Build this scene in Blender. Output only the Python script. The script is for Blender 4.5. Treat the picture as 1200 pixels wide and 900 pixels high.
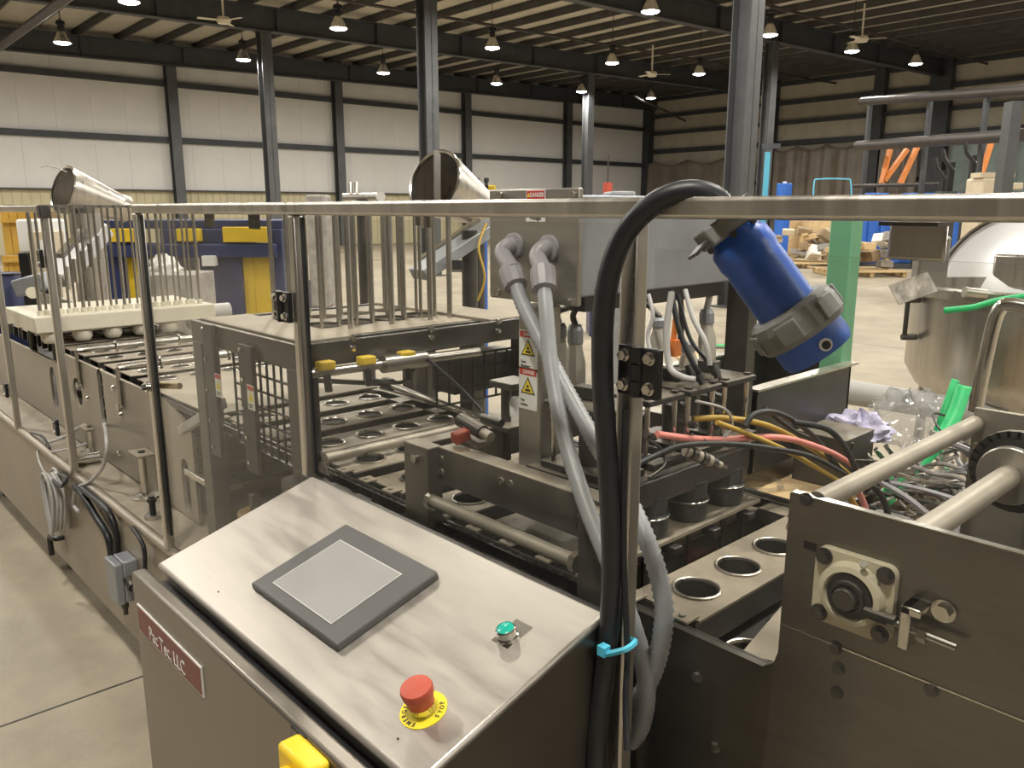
import bpy, math, random
from mathutils import Vector, Matrix
from mathutils.geometry import tessellate_polygon
for _o in list(bpy.data.objects): bpy.data.objects.remove(_o)
scn = bpy.context.scene
COL = scn.collection
rnd = random.Random(7)
# ------------------------------------------------------------------ camera
FPX = 950.0
PITCH = math.atan(205/950.0)
YAW = math.radians(42.8)
CAM = Vector((0, 0, 1.6))
cam_d = bpy.data.cameras.new('camera'); cam = bpy.data.objects.new('camera', cam_d); COL.objects.link(cam)
cam.location = CAM
cam.rotation_euler = (math.pi/2-PITCH, 0, math.pi/2-YAW)
cam_d.sensor_width = 36.0; cam_d.lens = 36.0*FPX/1200; cam_d.clip_start = 0.02; cam_d.clip_end = 300
scn.camera = cam
# ------------------------------------------------------------------ world, exposure
wd = bpy.data.worlds.new('world'); scn.world = wd; wd.use_nodes = True
wd.node_tree.nodes['Background'].inputs[0].default_value = (0.8, 0.85, 1.0, 1)
wd.node_tree.nodes['Background'].inputs[1].default_value = 0.15
scn.view_settings.view_transform = 'Standard'; scn.view_settings.look = 'None'
scn.view_settings.exposure = 0.08; scn.view_settings.gamma = 1.0
LAMP_WATT = 185.0
LAMP_COL = (1.0, 0.955, 0.865)
scn.cycles.transparent_max_bounces = 24
scn.cycles.max_bounces = 8
scn.cycles.sample_clamp_indirect = 4.0
# ------------------------------------------------------------------ measuring helpers: a sight line meets a real plane of the place
_h = Vector((-math.cos(YAW), math.sin(YAW), 0)); _r = Vector((math.sin(YAW), math.cos(YAW), 0)); _z = Vector((0, 0, 1))
_F = math.cos(PITCH)*_h-math.sin(PITCH)*_z; _U = math.sin(PITCH)*_h+math.cos(PITCH)*_z
def ray(u, v): return _F+_r*((u-600)/FPX)+_U*((450-v)/FPX)
def PX(u, v, x): d = ray(u, v); return CAM+d*(x/d.x)
def PY(u, v, y): d = ray(u, v); return CAM+d*(y/d.y)
def PZ(u, v, z): d = ray(u, v); return CAM+d*((z-1.6)/d.z)
def PD(u, v, t): return CAM+ray(u, v)*t
# building axes: a along the back wall, b towards it
_ph = math.radians(41)
E2 = math.cos(_ph)*_h-math.sin(_ph)*_r; E1 = math.sin(_ph)*_h+math.cos(_ph)*_r
BM = Matrix((( E1.x, E2.x, 0, 0), (E1.y, E2.y, 0, 0), (0, 0, 1, 0), (0, 0, 0, 1)))
def B(a, b, z): return E1*a+E2*b+Vector((0, 0, z))
# ------------------------------------------------------------------ mesh helpers
ORG = {}
def tag(o, label=None, cat=None, group=None, kind=None):
    if label: o['label'] = label
    if cat: o['category'] = cat
    if group: o['group'] = group
    if kind: o['kind'] = kind
    return o
def thing(name, label, cat, loc, group=None, kind=None):
    o = bpy.data.objects.new(name, None); COL.objects.link(o)
    o.empty_display_size = .05
    o.location = loc; ORG[o.name] = Vector(loc)
    return tag(o, label, cat, group, kind)
def catmull(pts, n=8, closed=False):
    pts = [Vector(p) for p in pts]; out = []
    m = len(pts)
    for i in range(m if closed else m-1):
        if closed: p0, p1, p2, p3 = pts[i-1], pts[i], pts[(i+1) % m], pts[(i+2) % m]
        else: p0, p1, p2, p3 = pts[max(i-1, 0)], pts[i], pts[i+1], pts[min(i+2, m-1)]
        for k in range(n):
            t = k/n
            out.append(.5*((2*p1)+(p2-p0)*t+(2*p0-5*p1+4*p2-p3)*t*t+(3*p1-p0-3*p2+p3)*t**3))
    if not closed: out.append(pts[-1])
    return out
def basis(d):
    d = Vector(d).normalized()
    a = Vector((0, 0, 1)) if abs(d.z) < .9 else Vector((1, 0, 0))
    u = d.cross(a).normalized(); return u, d.cross(u).normalized(), d
class MB:
    def __init__(s, mat=None): s.v = []; s.f = []; s.M = mat
    def _add(s, vs, fs):
        o = len(s.v)
        if s.M is not None: vs = [s.M @ Vector(v) for v in vs]
        s.v += [Vector(v) for v in vs]; s.f += [tuple(i+o for i in f) for f in fs]; return s
    def box(s, x0, x1, y0, y1, z0, z1):
        return s._add([(x0,y0,z0),(x1,y0,z0),(x1,y1,z0),(x0,y1,z0),(x0,y0,z1),(x1,y0,z1),(x1,y1,z1),(x0,y1,z1)],
            [(0,3,2,1),(4,5,6,7),(0,1,5,4),(1,2,6,5),(2,3,7,6),(3,0,4,7)])
    def obox(s, c, size, ux=(1,0,0), uy=(0,1,0)):
        ux = Vector(ux).normalized(); uy = Vector(uy); uy = (uy-ux*uy.dot(ux)).normalized(); uz = ux.cross(uy); c = Vector(c)
        hx, hy, hz = ux*size[0]/2, uy*size[1]/2, uz*size[2]/2
        vs = [c-hx-hy-hz, c+hx-hy-hz, c+hx+hy-hz, c-hx+hy-hz, c-hx-hy+hz, c+hx-hy+hz, c+hx+hy+hz, c-hx+hy+hz]
        return s._add(vs, [(0,3,2,1),(4,5,6,7),(0,1,5,4),(1,2,6,5),(2,3,7,6),(3,0,4,7)])
    def bar(s, p0, p1, w, hgt, up=(0,0,1)):
        p0, p1 = Vector(p0), Vector(p1); d = p1-p0
        side = Vector(up).cross(d)
        if side.length < 1e-6: side = Vector((1,0,0))
        return s.obox((p0+p1)/2, (d.length, w, hgt), d, side)
    def cyl(s, p0, p1, r0, r1=None, n=16, cap0=True, cap1=True):
        r1 = r0 if r1 is None else r1
        p0, p1 = Vector(p0), Vector(p1); u, w, d = basis(p1-p0)
        vs = [p0+(u*math.cos(2*math.pi*k/n)+w*math.sin(2*math.pi*k/n))*r0 for k in range(n)]
        vs += [p1+(u*math.cos(2*math.pi*k/n)+w*math.sin(2*math.pi*k/n))*r1 for k in range(n)]
        fs = [(k, (k+1) % n, n+(k+1) % n, n+k) for k in range(n)]
        if cap0: fs.append(tuple(range(n-1, -1, -1)))
        if cap1: fs.append(tuple(range(n, 2*n)))
        return s._add(vs, fs)
    def lathe(s, prof, c, axis=(0,0,1), n=24, closed=False):
        c = Vector(c); u, w, d = basis(axis); m = len(prof); vs = []
        for r, t in prof:
            for k in range(n):
                a = 2*math.pi*k/n; vs.append(c+d*t+(u*math.cos(a)+w*math.sin(a))*max(r, 1e-5))
        fs = []
        for i in range(m if closed else m-1):
            j = (i+1) % m
            for k in range(n): fs.append((i*n+k, i*n+(k+1) % n, j*n+(k+1) % n, j*n+k))
        return s._add(vs, fs)
    def tube(s, pts, r, n=8, closed=False, rf=None, caps=True):
        pts = [Vector(p) for p in pts]; m = len(pts); vs = []; u = None
        for i, p in enumerate(pts):
            d = (pts[(i+1) % m]-pts[i-1]) if closed else (pts[min(i+1, m-1)]-pts[max(i-1, 0)])
            d.normalize()
            if u is None: u = basis(d)[0]
            u = (u-d*u.dot(d))
            u = u.normalized() if u.length > 1e-5 else basis(d)[0]
            w = d.cross(u); rr = rf(i) if rf else r
            for k in range(n):
                a = 2*math.pi*k/n; vs.append(p+(u*math.cos(a)+w*math.sin(a))*rr)
        fs = []
        for i in range(m if closed else m-1):
            j = (i+1) % m
            for k in range(n): fs.append((i*n+k, i*n+(k+1) % n, j*n+(k+1) % n, j*n+k))
        if caps and not closed: fs += [tuple(range(n-1, -1, -1)), tuple(range((m-1)*n, m*n))]
        return s._add(vs, fs)
    def torus(s, c, axis, R, r, n=24, k=8):
        u, w, d = basis(axis); c = Vector(c)
        return s.tube([c+(u*math.cos(2*math.pi*i/n)+w*math.sin(2*math.pi*i/n))*R for i in range(n)], r, k, True)
    def plate(s, outer, holes, th, o, ux, uy):
        # flat plate of thickness th along ux x uy, with holes
        o = Vector(o); ux = Vector(ux).normalized(); uy = Vector(uy).normalized(); nz = ux.cross(uy)
        loops = [outer]+list(holes)
        tri = tessellate_polygon([[Vector((p[0], p[1], 0)) for p in l] for l in loops])
        flat = [p for l in loops for p in l]; m = len(flat)
        vs = [o+ux*p[0]+uy*p[1] for p in flat]+[o+ux*p[0]+uy*p[1]+nz*th for p in flat]
        fs = []
        for t in tri:
            a, b, c = (Vector(flat[i]) for i in t)
            t = tuple(t) if ((b-a).x*(c-a).y-(b-a).y*(c-a).x) > 0 else tuple(reversed(t))
            fs.append(tuple(reversed(t))); fs.append(tuple(i+m for i in t))
        k = 0
        for l in loops:
            q = len(l)
            for i in range(q): fs.append((k+i, k+(i+1) % q, m+k+(i+1) % q, m+k+i))
            k += q
        return s._add(vs, fs)
    def sheet(s, grid, th=None):
        nr, nc = len(grid), len(grid[0]); vs = [Vector(p) for row in grid for p in row]
        fs = [(i*nc+j, i*nc+j+1, (i+1)*nc+j+1, (i+1)*nc+j) for i in range(nr-1) for j in range(nc-1)]
        return s._add(vs, fs)
    def mesh(s, name, off):
        me = bpy.data.meshes.new(name); me.from_pydata([tuple(v-off) for v in s.v], [], s.f); me.update()
        return me
    def build(s, name, mat, parent=None, bevel=0, smooth=35, solid=0, label=None, fix=False):
        if parent is not None: off = ORG[parent.name]
        else:
            xs = [v.x for v in s.v]; ys = [v.y for v in s.v]; off = Vector(((min(xs)+max(xs))/2, (min(ys)+max(ys))/2, min(v.z for v in s.v)))
        me = s.mesh(name, off)
        if fix:
            import bmesh
            bm = bmesh.new(); bm.from_mesh(me); bmesh.ops.recalc_face_normals(bm, faces=bm.faces); bm.to_mesh(me); bm.free()
        if smooth:
            me.polygons.foreach_set('use_smooth', [True]*len(me.polygons)); me.set_sharp_from_angle(angle=math.radians(smooth))
        me.materials.append(MAT[mat] if isinstance(mat, str) else mat)
        o = bpy.data.objects.new(name, me); COL.objects.link(o)
        if parent is not None: o.parent = parent; ORG[o.name] = off.copy()
        else: o.location = off; ORG[o.name] = off.copy()
        if bevel:
            b = o.modifiers.new('bevel', 'BEVEL'); b.width = bevel; b.segments = 2; b.limit_method = 'ANGLE'; b.angle_limit = math.radians(40); b.harden_normals = False
        if solid:
            b = o.modifiers.new('thick', 'SOLIDIFY'); b.thickness = solid; b.offset = 0
        if label: o['label'] = label
        return o
def piece(name, src, parent, delta):
    """another copy of a mesh part, moved by delta (world) from where src stands"""
    o = bpy.data.objects.new(name, src.data); COL.objects.link(o); o.parent = parent
    o.location = ORG[src.name]+Vector(delta)-ORG[parent.name]+src.location*0; ORG[o.name] = ORG[src.name]+Vector(delta)
    for m in src.modifiers:
        if m.type == 'BEVEL':
            b = o.modifiers.new('bevel', 'BEVEL'); b.width = m.width; b.segments = m.segments; b.limit_method = 'ANGLE'; b.angle_limit = m.angle_limit
    return o
def copy_tree(o, loc, label=None):
    c = o.copy(); COL.objects.link(c); c.location = loc; ORG[c.name] = Vector(loc)
    if label: c['label'] = label
    for ch in o.children:
        k = ch.copy(); COL.objects.link(k); k.parent = c
        for g in ch.children:
            q = g.copy(); COL.objects.link(q); q.parent = k
    return c
def struct(o): o['kind'] = 'structure'; return o
def text_mesh(txt, size, o, ux, uy, mat, parent, name='lettering', th=.0004, align='CENTER', bold=0, sx=1.0, track=1.0):
    cu = bpy.data.curves.new('t', 'FONT'); cu.body = txt; cu.size = size; cu.align_x = align; cu.align_y = 'CENTER'; cu.extrude = th; cu.offset = bold; cu.resolution_u = 3; cu.space_character = track
    t = bpy.data.objects.new('t', cu); COL.objects.link(t)
    me = bpy.data.meshes.new_from_object(t.evaluated_get(bpy.context.evaluated_depsgraph_get()))
    bpy.data.objects.remove(t)
    ux = Vector(ux).normalized(); uy = Vector(uy).normalized(); nz = ux.cross(uy); o = Vector(o)
    off = ORG[parent.name]
    for v in me.vertices: v.co = o+ux*v.co.x*sx+uy*v.co.y+nz*v.co.z-off
    me.materials.clear(); me.materials.append(MAT[mat])
    ob = bpy.data.objects.new(name, me); COL.objects.link(ob); ob.parent = parent; ORG[ob.name] = off.copy()
    return ob
# ------------------------------------------------------------------ materials
MAT = {}
def nt(name):
    m = bpy.data.materials.new(name); m.use_nodes = True; MAT[name] = m
    return m, m.node_tree, m.node_tree.nodes['Principled BSDF']
def L(t, a, b): t.links.new(a, b)
def mat(name, col, rough=.5, metal=0, noise=0, nscale=8, stretch=None, dust=0, dcol=(.42,.36,.27), bump=0, spec=.5, emit=None, estr=0, rnoise=0):
    m, t, p = nt(name); N = t.nodes
    p.inputs['Roughness'].default_value = rough; p.inputs['Metallic'].default_value = metal
    p.inputs['Specular IOR Level'].default_value = spec
    c = (*col, 1); p.inputs['Base Color'].default_value = c
    if emit: p.inputs['Emission Color'].default_value = (*emit, 1); p.inputs['Emission Strength'].default_value = estr
    if noise or dust or bump or rnoise:
        tc = N.new('ShaderNodeTexCoord'); mp = N.new('ShaderNodeMapping'); L(t, tc.outputs['Object'], mp.inputs[0])
        if stretch: mp.inputs['Scale'].default_value = stretch
        nz = N.new('ShaderNodeTexNoise'); nz.inputs['Scale'].default_value = nscale; nz.inputs['Detail'].default_value = 5; nz.inputs['Roughness'].default_value = .65
        L(t, mp.outputs[0], nz.inputs[0])
        rp = N.new('ShaderNodeMapRange'); rp.inputs[1].default_value = .3; rp.inputs[2].default_value = .7
        L(t, nz.outputs['Fac'], rp.inputs[0])
        out = None
        mx = N.new('ShaderNodeMix'); mx.data_type = 'RGBA'
        mx.inputs['A'].default_value = tuple(min(1, x*(1-noise)) for x in col)+(1,); mx.inputs['B'].default_value = tuple(min(1, x*(1+noise)) for x in col)+(1,)
        L(t, rp.outputs[0], mx.inputs['Factor']); out = mx.outputs['Result']
        if rnoise:
            rr = N.new('ShaderNodeMapRange'); rr.inputs[3].default_value = max(.03, rough-rnoise); rr.inputs[4].default_value = min(1, rough+rnoise)
            L(t, rp.outputs[0], rr.inputs[0]); L(t, rr.outputs[0], p.inputs['Roughness'])
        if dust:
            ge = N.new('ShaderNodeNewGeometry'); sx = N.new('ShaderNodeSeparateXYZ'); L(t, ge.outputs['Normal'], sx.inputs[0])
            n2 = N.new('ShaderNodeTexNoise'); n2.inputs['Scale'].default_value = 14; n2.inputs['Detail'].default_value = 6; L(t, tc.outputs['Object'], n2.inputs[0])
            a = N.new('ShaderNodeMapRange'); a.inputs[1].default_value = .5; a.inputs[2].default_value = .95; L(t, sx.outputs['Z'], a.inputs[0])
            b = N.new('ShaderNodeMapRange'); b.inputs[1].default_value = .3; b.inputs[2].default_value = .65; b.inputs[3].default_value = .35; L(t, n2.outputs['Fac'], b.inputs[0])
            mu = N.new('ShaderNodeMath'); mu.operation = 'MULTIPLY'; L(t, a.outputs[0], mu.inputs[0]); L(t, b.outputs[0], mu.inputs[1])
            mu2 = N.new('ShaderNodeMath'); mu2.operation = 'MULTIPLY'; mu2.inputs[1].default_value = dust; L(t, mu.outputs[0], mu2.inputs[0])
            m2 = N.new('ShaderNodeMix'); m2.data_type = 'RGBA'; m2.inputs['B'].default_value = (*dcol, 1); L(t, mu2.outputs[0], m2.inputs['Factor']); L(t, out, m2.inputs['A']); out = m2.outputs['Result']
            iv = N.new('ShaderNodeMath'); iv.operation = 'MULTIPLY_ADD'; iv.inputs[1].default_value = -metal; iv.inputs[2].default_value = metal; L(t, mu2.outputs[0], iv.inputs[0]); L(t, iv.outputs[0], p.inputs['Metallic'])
        L(t, out, p.inputs['Base Color'])
        if bump:
            bp = N.new('ShaderNodeBump'); bp.inputs['Strength'].default_value = bump; bp.inputs['Distance'].default_value = .01; L(t, nz.outputs['Fac'], bp.inputs['Height']); L(t, bp.outputs[0], p.inputs['Normal'])
    return m
STEEL = (.50, .465, .41)
mat('steel', (.56, .53, .48), .33, .92, .14, 30, (1, 1, .08), rnoise=.08)
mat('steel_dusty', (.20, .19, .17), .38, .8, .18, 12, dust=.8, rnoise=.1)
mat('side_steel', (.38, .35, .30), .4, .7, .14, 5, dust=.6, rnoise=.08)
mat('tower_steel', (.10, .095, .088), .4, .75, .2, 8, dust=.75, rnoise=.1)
mat('steel_dark', (.11, .105, .10), .38, .8, .25, 6, rnoise=.1)
mat('steel_plate', (.19, .178, .16), .32, .92, .14, 3, (1, 1, 5), rnoise=.05)
mat('steel_bright', (.66, .64, .60), .2, 1, .05, 20)
mat('steel_console', (.50, .465, .42), .44, .8, .10, 9, (.6, 4, 1), rnoise=.10)
mat('steel_cabinet', (.24, .215, .185), .36, .85, .2, 2.5, rnoise=.1)
mat('steel_brushed_box', (.38, .36, .325), .40, .8, .1, 40, (.05, .05, 1), rnoise=.06)
mat('zinc_box', (.35, .37, .40), .48, .5, .12, 9, rnoise=.1)
mat('dusty_plate', (.34, .295, .23), .6, .25, .25, 10, rnoise=.1, bump=.05)
mat('apron', (.38, .335, .27), .45, .5, .15, 4, rnoise=.08)
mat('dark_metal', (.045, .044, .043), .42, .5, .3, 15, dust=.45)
mat('dark_cup', (.05, .055, .055), .35, .3, .5, 25, bump=.1)
mat('grey_insert', (.10, .10, .10), .6, .2, .15, 20)
mat('black_plastic', (.012, .012, .013), .38)
mat('black_rubber', (.016, .017, .02), .42, 0, .2, 30, rnoise=.08)
mat('conduit_grey', (.31, .32, .34), .42, 0, .06, 40)
mat('connector_pale', (.52, .49, .43), .5, 0, .1, 30)
mat('conduit_fit', (.30, .29, .31), .42)
mat('plug_blue', (.028, .105, .46), .42, 0, .12, 12, rnoise=.1)
mat('plug_grey', (.20, .20, .19), .5, 0, .12, 18)
mat('zip_blue', (.10, .55, .75), .4)
mat('red_button', (.50, .085, .05), .55)
mat('yellow', (.85, .60, .02), .4)
mat('lens_green', (.01, .42, .32), .25)
mat('hmi_bezel', (.095, .093, .09), .5, 0, .08, 12)
mat('hmi_screen', (.30, .29, .28), .5, 0, .06, 5)
mat('hmi_line', (.62, .62, .61), .4)
mat('nameplate', (.17, .024, .017), .4, .0, .12, 10)
mat('white_paint', (.8, .8, .77), .5)
mat('white_plastic', (.68, .64, .52), .45, 0, .07, 8)
mat('cream_cast', (.68, .62, .47), .4, 0, .12, 14)
mat('sign_red', (.55, .04, .03), .45)
mat('sign_yellow', (.85, .68, .03), .45)
mat('sign_black', (.015, .015, .015), .5)
mat('wire_grey', (.5, .49, .48), .45)
mat('wire_yellow', (.55, .36, .06), .4)
mat('wire_pink', (.85, .30, .26), .4)
mat('wire_orange', (.85, .25, .05), .4)
mat('post_green', (.17, .44, .25), .45, 0, .1, 5)
mat('strap_green', (.02, .50, .16), .5, 0, .1, 30)
mat('rod_zinc', (.46, .44, .40), .26, .92, .1, 20)
mat('rod_tan', (.40, .36, .30), .5, .4, .12, 12)
mat('brass', (.45, .33, .12), .35, .9)
mat('wood', (.26, .17, .08), .6, 0, .2, 6, (1, 1, 8))
mat('wood_pale', (.62, .45, .24), .65, 0, .2, 5)
mat('crate_yellow', (.62, .38, .07), .6, 0, .15, 4)
mat('cardboard', (.30, .22, .13), .8, 0, .2, 5)
mat('blue_paint', (.03, .14, .55), .45, 0, .12, 4)
mat('navy_paint', (.025, .035, .11), .45, 0, .15, 4)
mat('machine_yellow', (.72, .50, .03), .45, 0, .1, 4)
mat('orange_paint', (.65, .22, .05), .5)
mat('cyan_paint', (.10, .42, .60), .5)
mat('tan_machine', (.60, .52, .38), .5, 0, .1, 4)
mat('debris_grey', (.33, .31, .29), .8, 0, .3, 6)
mat('lavender_bag', (.60, .57, .78), .5, 0, .12, 20, bump=.3)
mat('frame_grey', (.055, .06, .066), .55, .1, .2, 3)
mat('column_grey', (.10, .105, .11), .45, .2, .2, 2)
mat('purlin_grey', (.075, .072, .068), .55, .1, .2, 2)
mat('roof_deck', (.50, .46, .38), .8, 0, .1, 1.5)
mat('wall_shade', (.24, .22, .19), .8, 0, .1, .6)
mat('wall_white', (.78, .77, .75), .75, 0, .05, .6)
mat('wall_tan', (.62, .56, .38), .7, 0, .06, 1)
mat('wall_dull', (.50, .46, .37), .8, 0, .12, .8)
mat('pipe_dark', (.055, .047, .042), .5, .3, .2, 4)
mat('plastic_sheet', (.20, .17, .135), .38, 0, .25, .9, bump=.25, rnoise=.15)
mat('plastic_teal', (.22, .28, .26), .38, 0, .25, .9, bump=.25, rnoise=.15)
mat('reflector', (.62, .60, .55), .25, .8)
mat('lamp_lens', (1, 1, 1), .5, emit=(1.0, .98, .92), estr=22)
mat('lid_white', (.72, .72, .73), .35, .45, .05, 6)
# concrete floor
m, t, p = nt('concrete'); N = t.nodes
tc = N.new('ShaderNodeTexCoord')
def noise(sc, det=6, ro=.6):
    n = N.new('ShaderNodeTexNoise'); n.inputs['Scale'].default_value = sc; n.inputs['Detail'].default_value = det; n.inputs['Roughness'].default_value = ro; L(t, tc.outputs['Object'], n.inputs[0]); return n
n1 = noise(.5); n2 = noise(3.5); n3 = noise(30)
cr = N.new('ShaderNodeValToRGB'); cr.color_ramp.elements[0].position = .3; cr.color_ramp.elements[1].position = .72
cr.color_ramp.elements[0].color = (.20, .165, .12, 1); cr.color_ramp.elements[1].color = (.50, .435, .33, 1)
ad = N.new('ShaderNodeMath'); ad.operation = 'ADD'; mu = N.new('ShaderNodeMath'); mu.operation = 'MULTIPLY'; mu.inputs[1].default_value = .5
L(t, n1.outputs[0], ad.inputs[0]); L(t, n2.outputs[0], ad.inputs[1]); L(t, ad.outputs[0], mu.inputs[0]); L(t, mu.outputs[0], cr.inputs[0]); L(t, cr.outputs[0], p.inputs['Base Color'])
rr = N.new('ShaderNodeMapRange'); rr.inputs[3].default_value = .35; rr.inputs[4].default_value = .7; L(t, n2.outputs[0], rr.inputs[0]); L(t, rr.outputs[0], p.inputs['Roughness'])
bp = N.new('ShaderNodeBump'); bp.inputs['Strength'].default_value = .15; bp.inputs['Distance'].default_value = .01; L(t, n3.outputs[0], bp.inputs['Height']); L(t, bp.outputs[0], p.inputs['Normal'])
# clear guard sheet
def clear(name, tint, haze, hazecol, ior=1.45, rough=.03):
    m, t, p = nt(name); N = t.nodes; N.remove(p); out = N['Material Output']
    tr = N.new('ShaderNodeBsdfTransparent'); tr.inputs[0].default_value = (*tint, 1)
    gl = N.new('ShaderNodeBsdfGlossy'); gl.inputs['Roughness'].default_value = rough
    fr = N.new('ShaderNodeFresnel'); ge = N.new('ShaderNodeNewGeometry'); io = N.new('ShaderNodeMapRange'); io.inputs[3].default_value = ior; io.inputs[4].default_value = 1/ior
    L(t, ge.outputs['Backfacing'], io.inputs[0]); L(t, io.outputs[0], fr.inputs[0])
    df = N.new('ShaderNodeBsdfDiffuse'); df.inputs[0].default_value = (*hazecol, 1)
    tl = N.new('ShaderNodeBsdfTranslucent'); tl.inputs[0].default_value = (*hazecol, 1)
    m0 = N.new('ShaderNodeMixShader'); L(t, df.outputs[0], m0.inputs[1]); L(t, tl.outputs[0], m0.inputs[2])
    m1 = N.new('ShaderNodeMixShader'); L(t, tr.outputs[0], m1.inputs[1]); L(t, m0.outputs[0], m1.inputs[2])
    tc = N.new('ShaderNodeTexCoord'); nz = N.new('ShaderNodeTexNoise'); nz.inputs['Scale'].default_value = 5; nz.inputs['Detail'].default_value = 5; L(t, tc.outputs['Object'], nz.inputs[0])
    mr = N.new('ShaderNodeMapRange'); mr.inputs[1].default_value = .3; mr.inputs[2].default_value = .7; mr.inputs[3].default_value = haze*.5; mr.inputs[4].default_value = haze*1.5; L(t, nz.outputs[0], mr.inputs[0]); L(t, mr.outputs[0], m1.inputs[0])
    m2 = N.new('ShaderNodeMixShader'); L(t, fr.outputs[0], m2.inputs[0]); L(t, m1.outputs[0], m2.inputs[1]); L(t, gl.outputs[0], m2.inputs[2])
    L(t, m2.outputs[0], out.inputs[0])
clear('guard_clear', (.965, .965, .95), .007, (.75, .74, .7), 1.22)
clear('bubble_clear', (.9, .9, .9), .22, (.8, .8, .82), 1.5, .12)
clear('tube_clear', (.9, .9, .88), .12, (.8, .8, .75), 1.4)
# ------------------------------------------------------------------ the hall
A0, A1, B0, B1 = -15.0, 40.3, -15.0, 33.6
WALLCOL_A = [-9.8, -2.7, 4.5, 11.65, 18.8, 26.0, 33.1, 40.0]
def raf(a): return 6.70+.0175*a          # underside of the roof beams
def deck(a): return raf(a)+.95
fl = struct(MB(BM).box(A0-.3, A1+.3, B0-.3, B1+.3, -.2, 0).build('floor', 'concrete'))
jt = MB(BM)
for b in (-9.9, -4.9, .2, 2.78, 7.9, 12.9, 17.9, 22.9, 27.9): jt.box(A0, A1, b-.004, b+.004, -.01, .0012)
for a in (-9.2, -4.6, 5.2, 9.6, 14.4, 19.2, 24, 28.8, 33.6): jt.box(a-.004, a+.004, B0, B1, -.01, .0012)
jt.build('control_joint', 'pipe_dark', fl, smooth=0)
# back wall: tan ribbed wainscot, insulated panels, girts, columns
wb = struct(MB(BM).box(A0, A1, B1+.12, B1+.25, 0, 9.2).build('wall_back', 'wall_dull'))
wp = None; n = 0
a = A0
while a < A1-.1:
    w = min(1.19, A1-a-.01)
    if wp is None: wp = MB(BM).box(a, a+1.186, B1, B1+.12, 2.32, 9.0).build('wall_panel', 'wall_white', wb, bevel=.004); a00 = a
    elif w > 1.1: piece('wall_panel', wp, wb, E1*(a-a00))
    a += 1.19
ws = None; a = A0
while a < A1-.5:
    if ws is None:
        s = MB(BM).box(a, a+1.19, B1+.04, B1+.12, 0, 2.3)
        for k in range(4): s.box(a+.1+.3*k, a+.14+.3*k, B1, B1+.04, 0, 2.3)
        ws = s.build('wainscot_sheet', 'wall_tan', wb, smooth=0)
    else: piece('wainscot_sheet', ws, wb, E1*(a-A0))
    a += 1.19
for z, hh in ((2.31, .05), (4.22, .22), (6.3, .2)):
    MB(BM).box(A0, A1, B1-.2, B1, z-hh/2, z+hh/2).build('girt', 'frame_grey', wb, smooth=0)
wc = None
for a in WALLCOL_A:
    if wc is None: wc = MB(BM).box(a-.19, a+.19, B1-.42, B1-.4, 0, 8).box(a-.02, a+.02, B1-.4, B1-.08, 0, 8).box(a-.19, a+.19, B1-.1, B1-.08, 0, 8).build('wall_column', 'column_grey', wb, smooth=0); a00 = a
    else: piece('wall_column', wc, wb, E1*(a-a00))
# right wall: girts closely spaced, columns, door openings hung with plastic
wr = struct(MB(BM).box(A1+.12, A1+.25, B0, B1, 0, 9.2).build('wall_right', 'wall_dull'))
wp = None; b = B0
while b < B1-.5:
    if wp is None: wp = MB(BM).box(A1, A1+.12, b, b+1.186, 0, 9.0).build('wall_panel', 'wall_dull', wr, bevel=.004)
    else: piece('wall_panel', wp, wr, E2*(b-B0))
    b += 1.19
for z, hh in ((5.0, .26), (6.05, .2), (7.04, .2), (8.0, .2), (3.0, .15)):
    MB(BM).box(A1-.2, A1, B0, B1, z-hh/2, z+hh/2).build('girt', 'frame_grey', wr, smooth=0)
for b, w in ((33.4, .3), (25.0, .3), (19.2, .25), (16.4, .45), (7.8, .4), (-.8, .4)):
    MB(BM).box(A1-.55, A1-.1, b-w, b+w, 0, 8.4).build('wall_column', 'frame_grey', wr, smooth=0)
# the two walls behind the viewer
for nm, q in (('wall_left', (A0-.2, A0, B0, B1)), ('wall_front', (A0, A1, B0-.2, B0))):
    struct(MB(BM).box(q[0], q[1], q[2], q[3], 0, 9.2).build(nm, 'wall_shade'))
# roof: deck sheets carried by purlins
ce = MB(BM)
ce._add([(A0, B0, deck(A0)), (A1+.2, B0, deck(A1)), (A1+.2, B1+.2, deck(A1)), (A0, B1+.2, deck(A0)), (A0, B0, deck(A0)+.1), (A1+.2, B0, deck(A1)+.1), (A1+.2, B1+.2, deck(A1)+.1), (A0, B1+.2, deck(A0)+.1)],
    [(0,3,2,1),(4,5,6,7),(0,1,5,4),(1,2,6,5),(2,3,7,6),(3,0,4,7)])
ce = struct(ce.build('ceiling', 'roof_deck', smooth=0))
pu = None; a = A0+.7; a00 = a
while a < A1:
    z = deck(a)-.22
    if pu is None: pu = MB(BM).box(a-.012, a+.012, B0, B1, z, z+.21).box(a-.012, a+.08, B0, B1, z, z+.015).box(a-.08, a+.012, B0, B1, z+.2, z+.21).build('purlin', 'purlin_grey', ce, smooth=0); z0 = z
    else: piece('purlin', pu, ce, E1*(a-a00)+Vector((0, 0, z-z0)))
    a += 1.42
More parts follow.
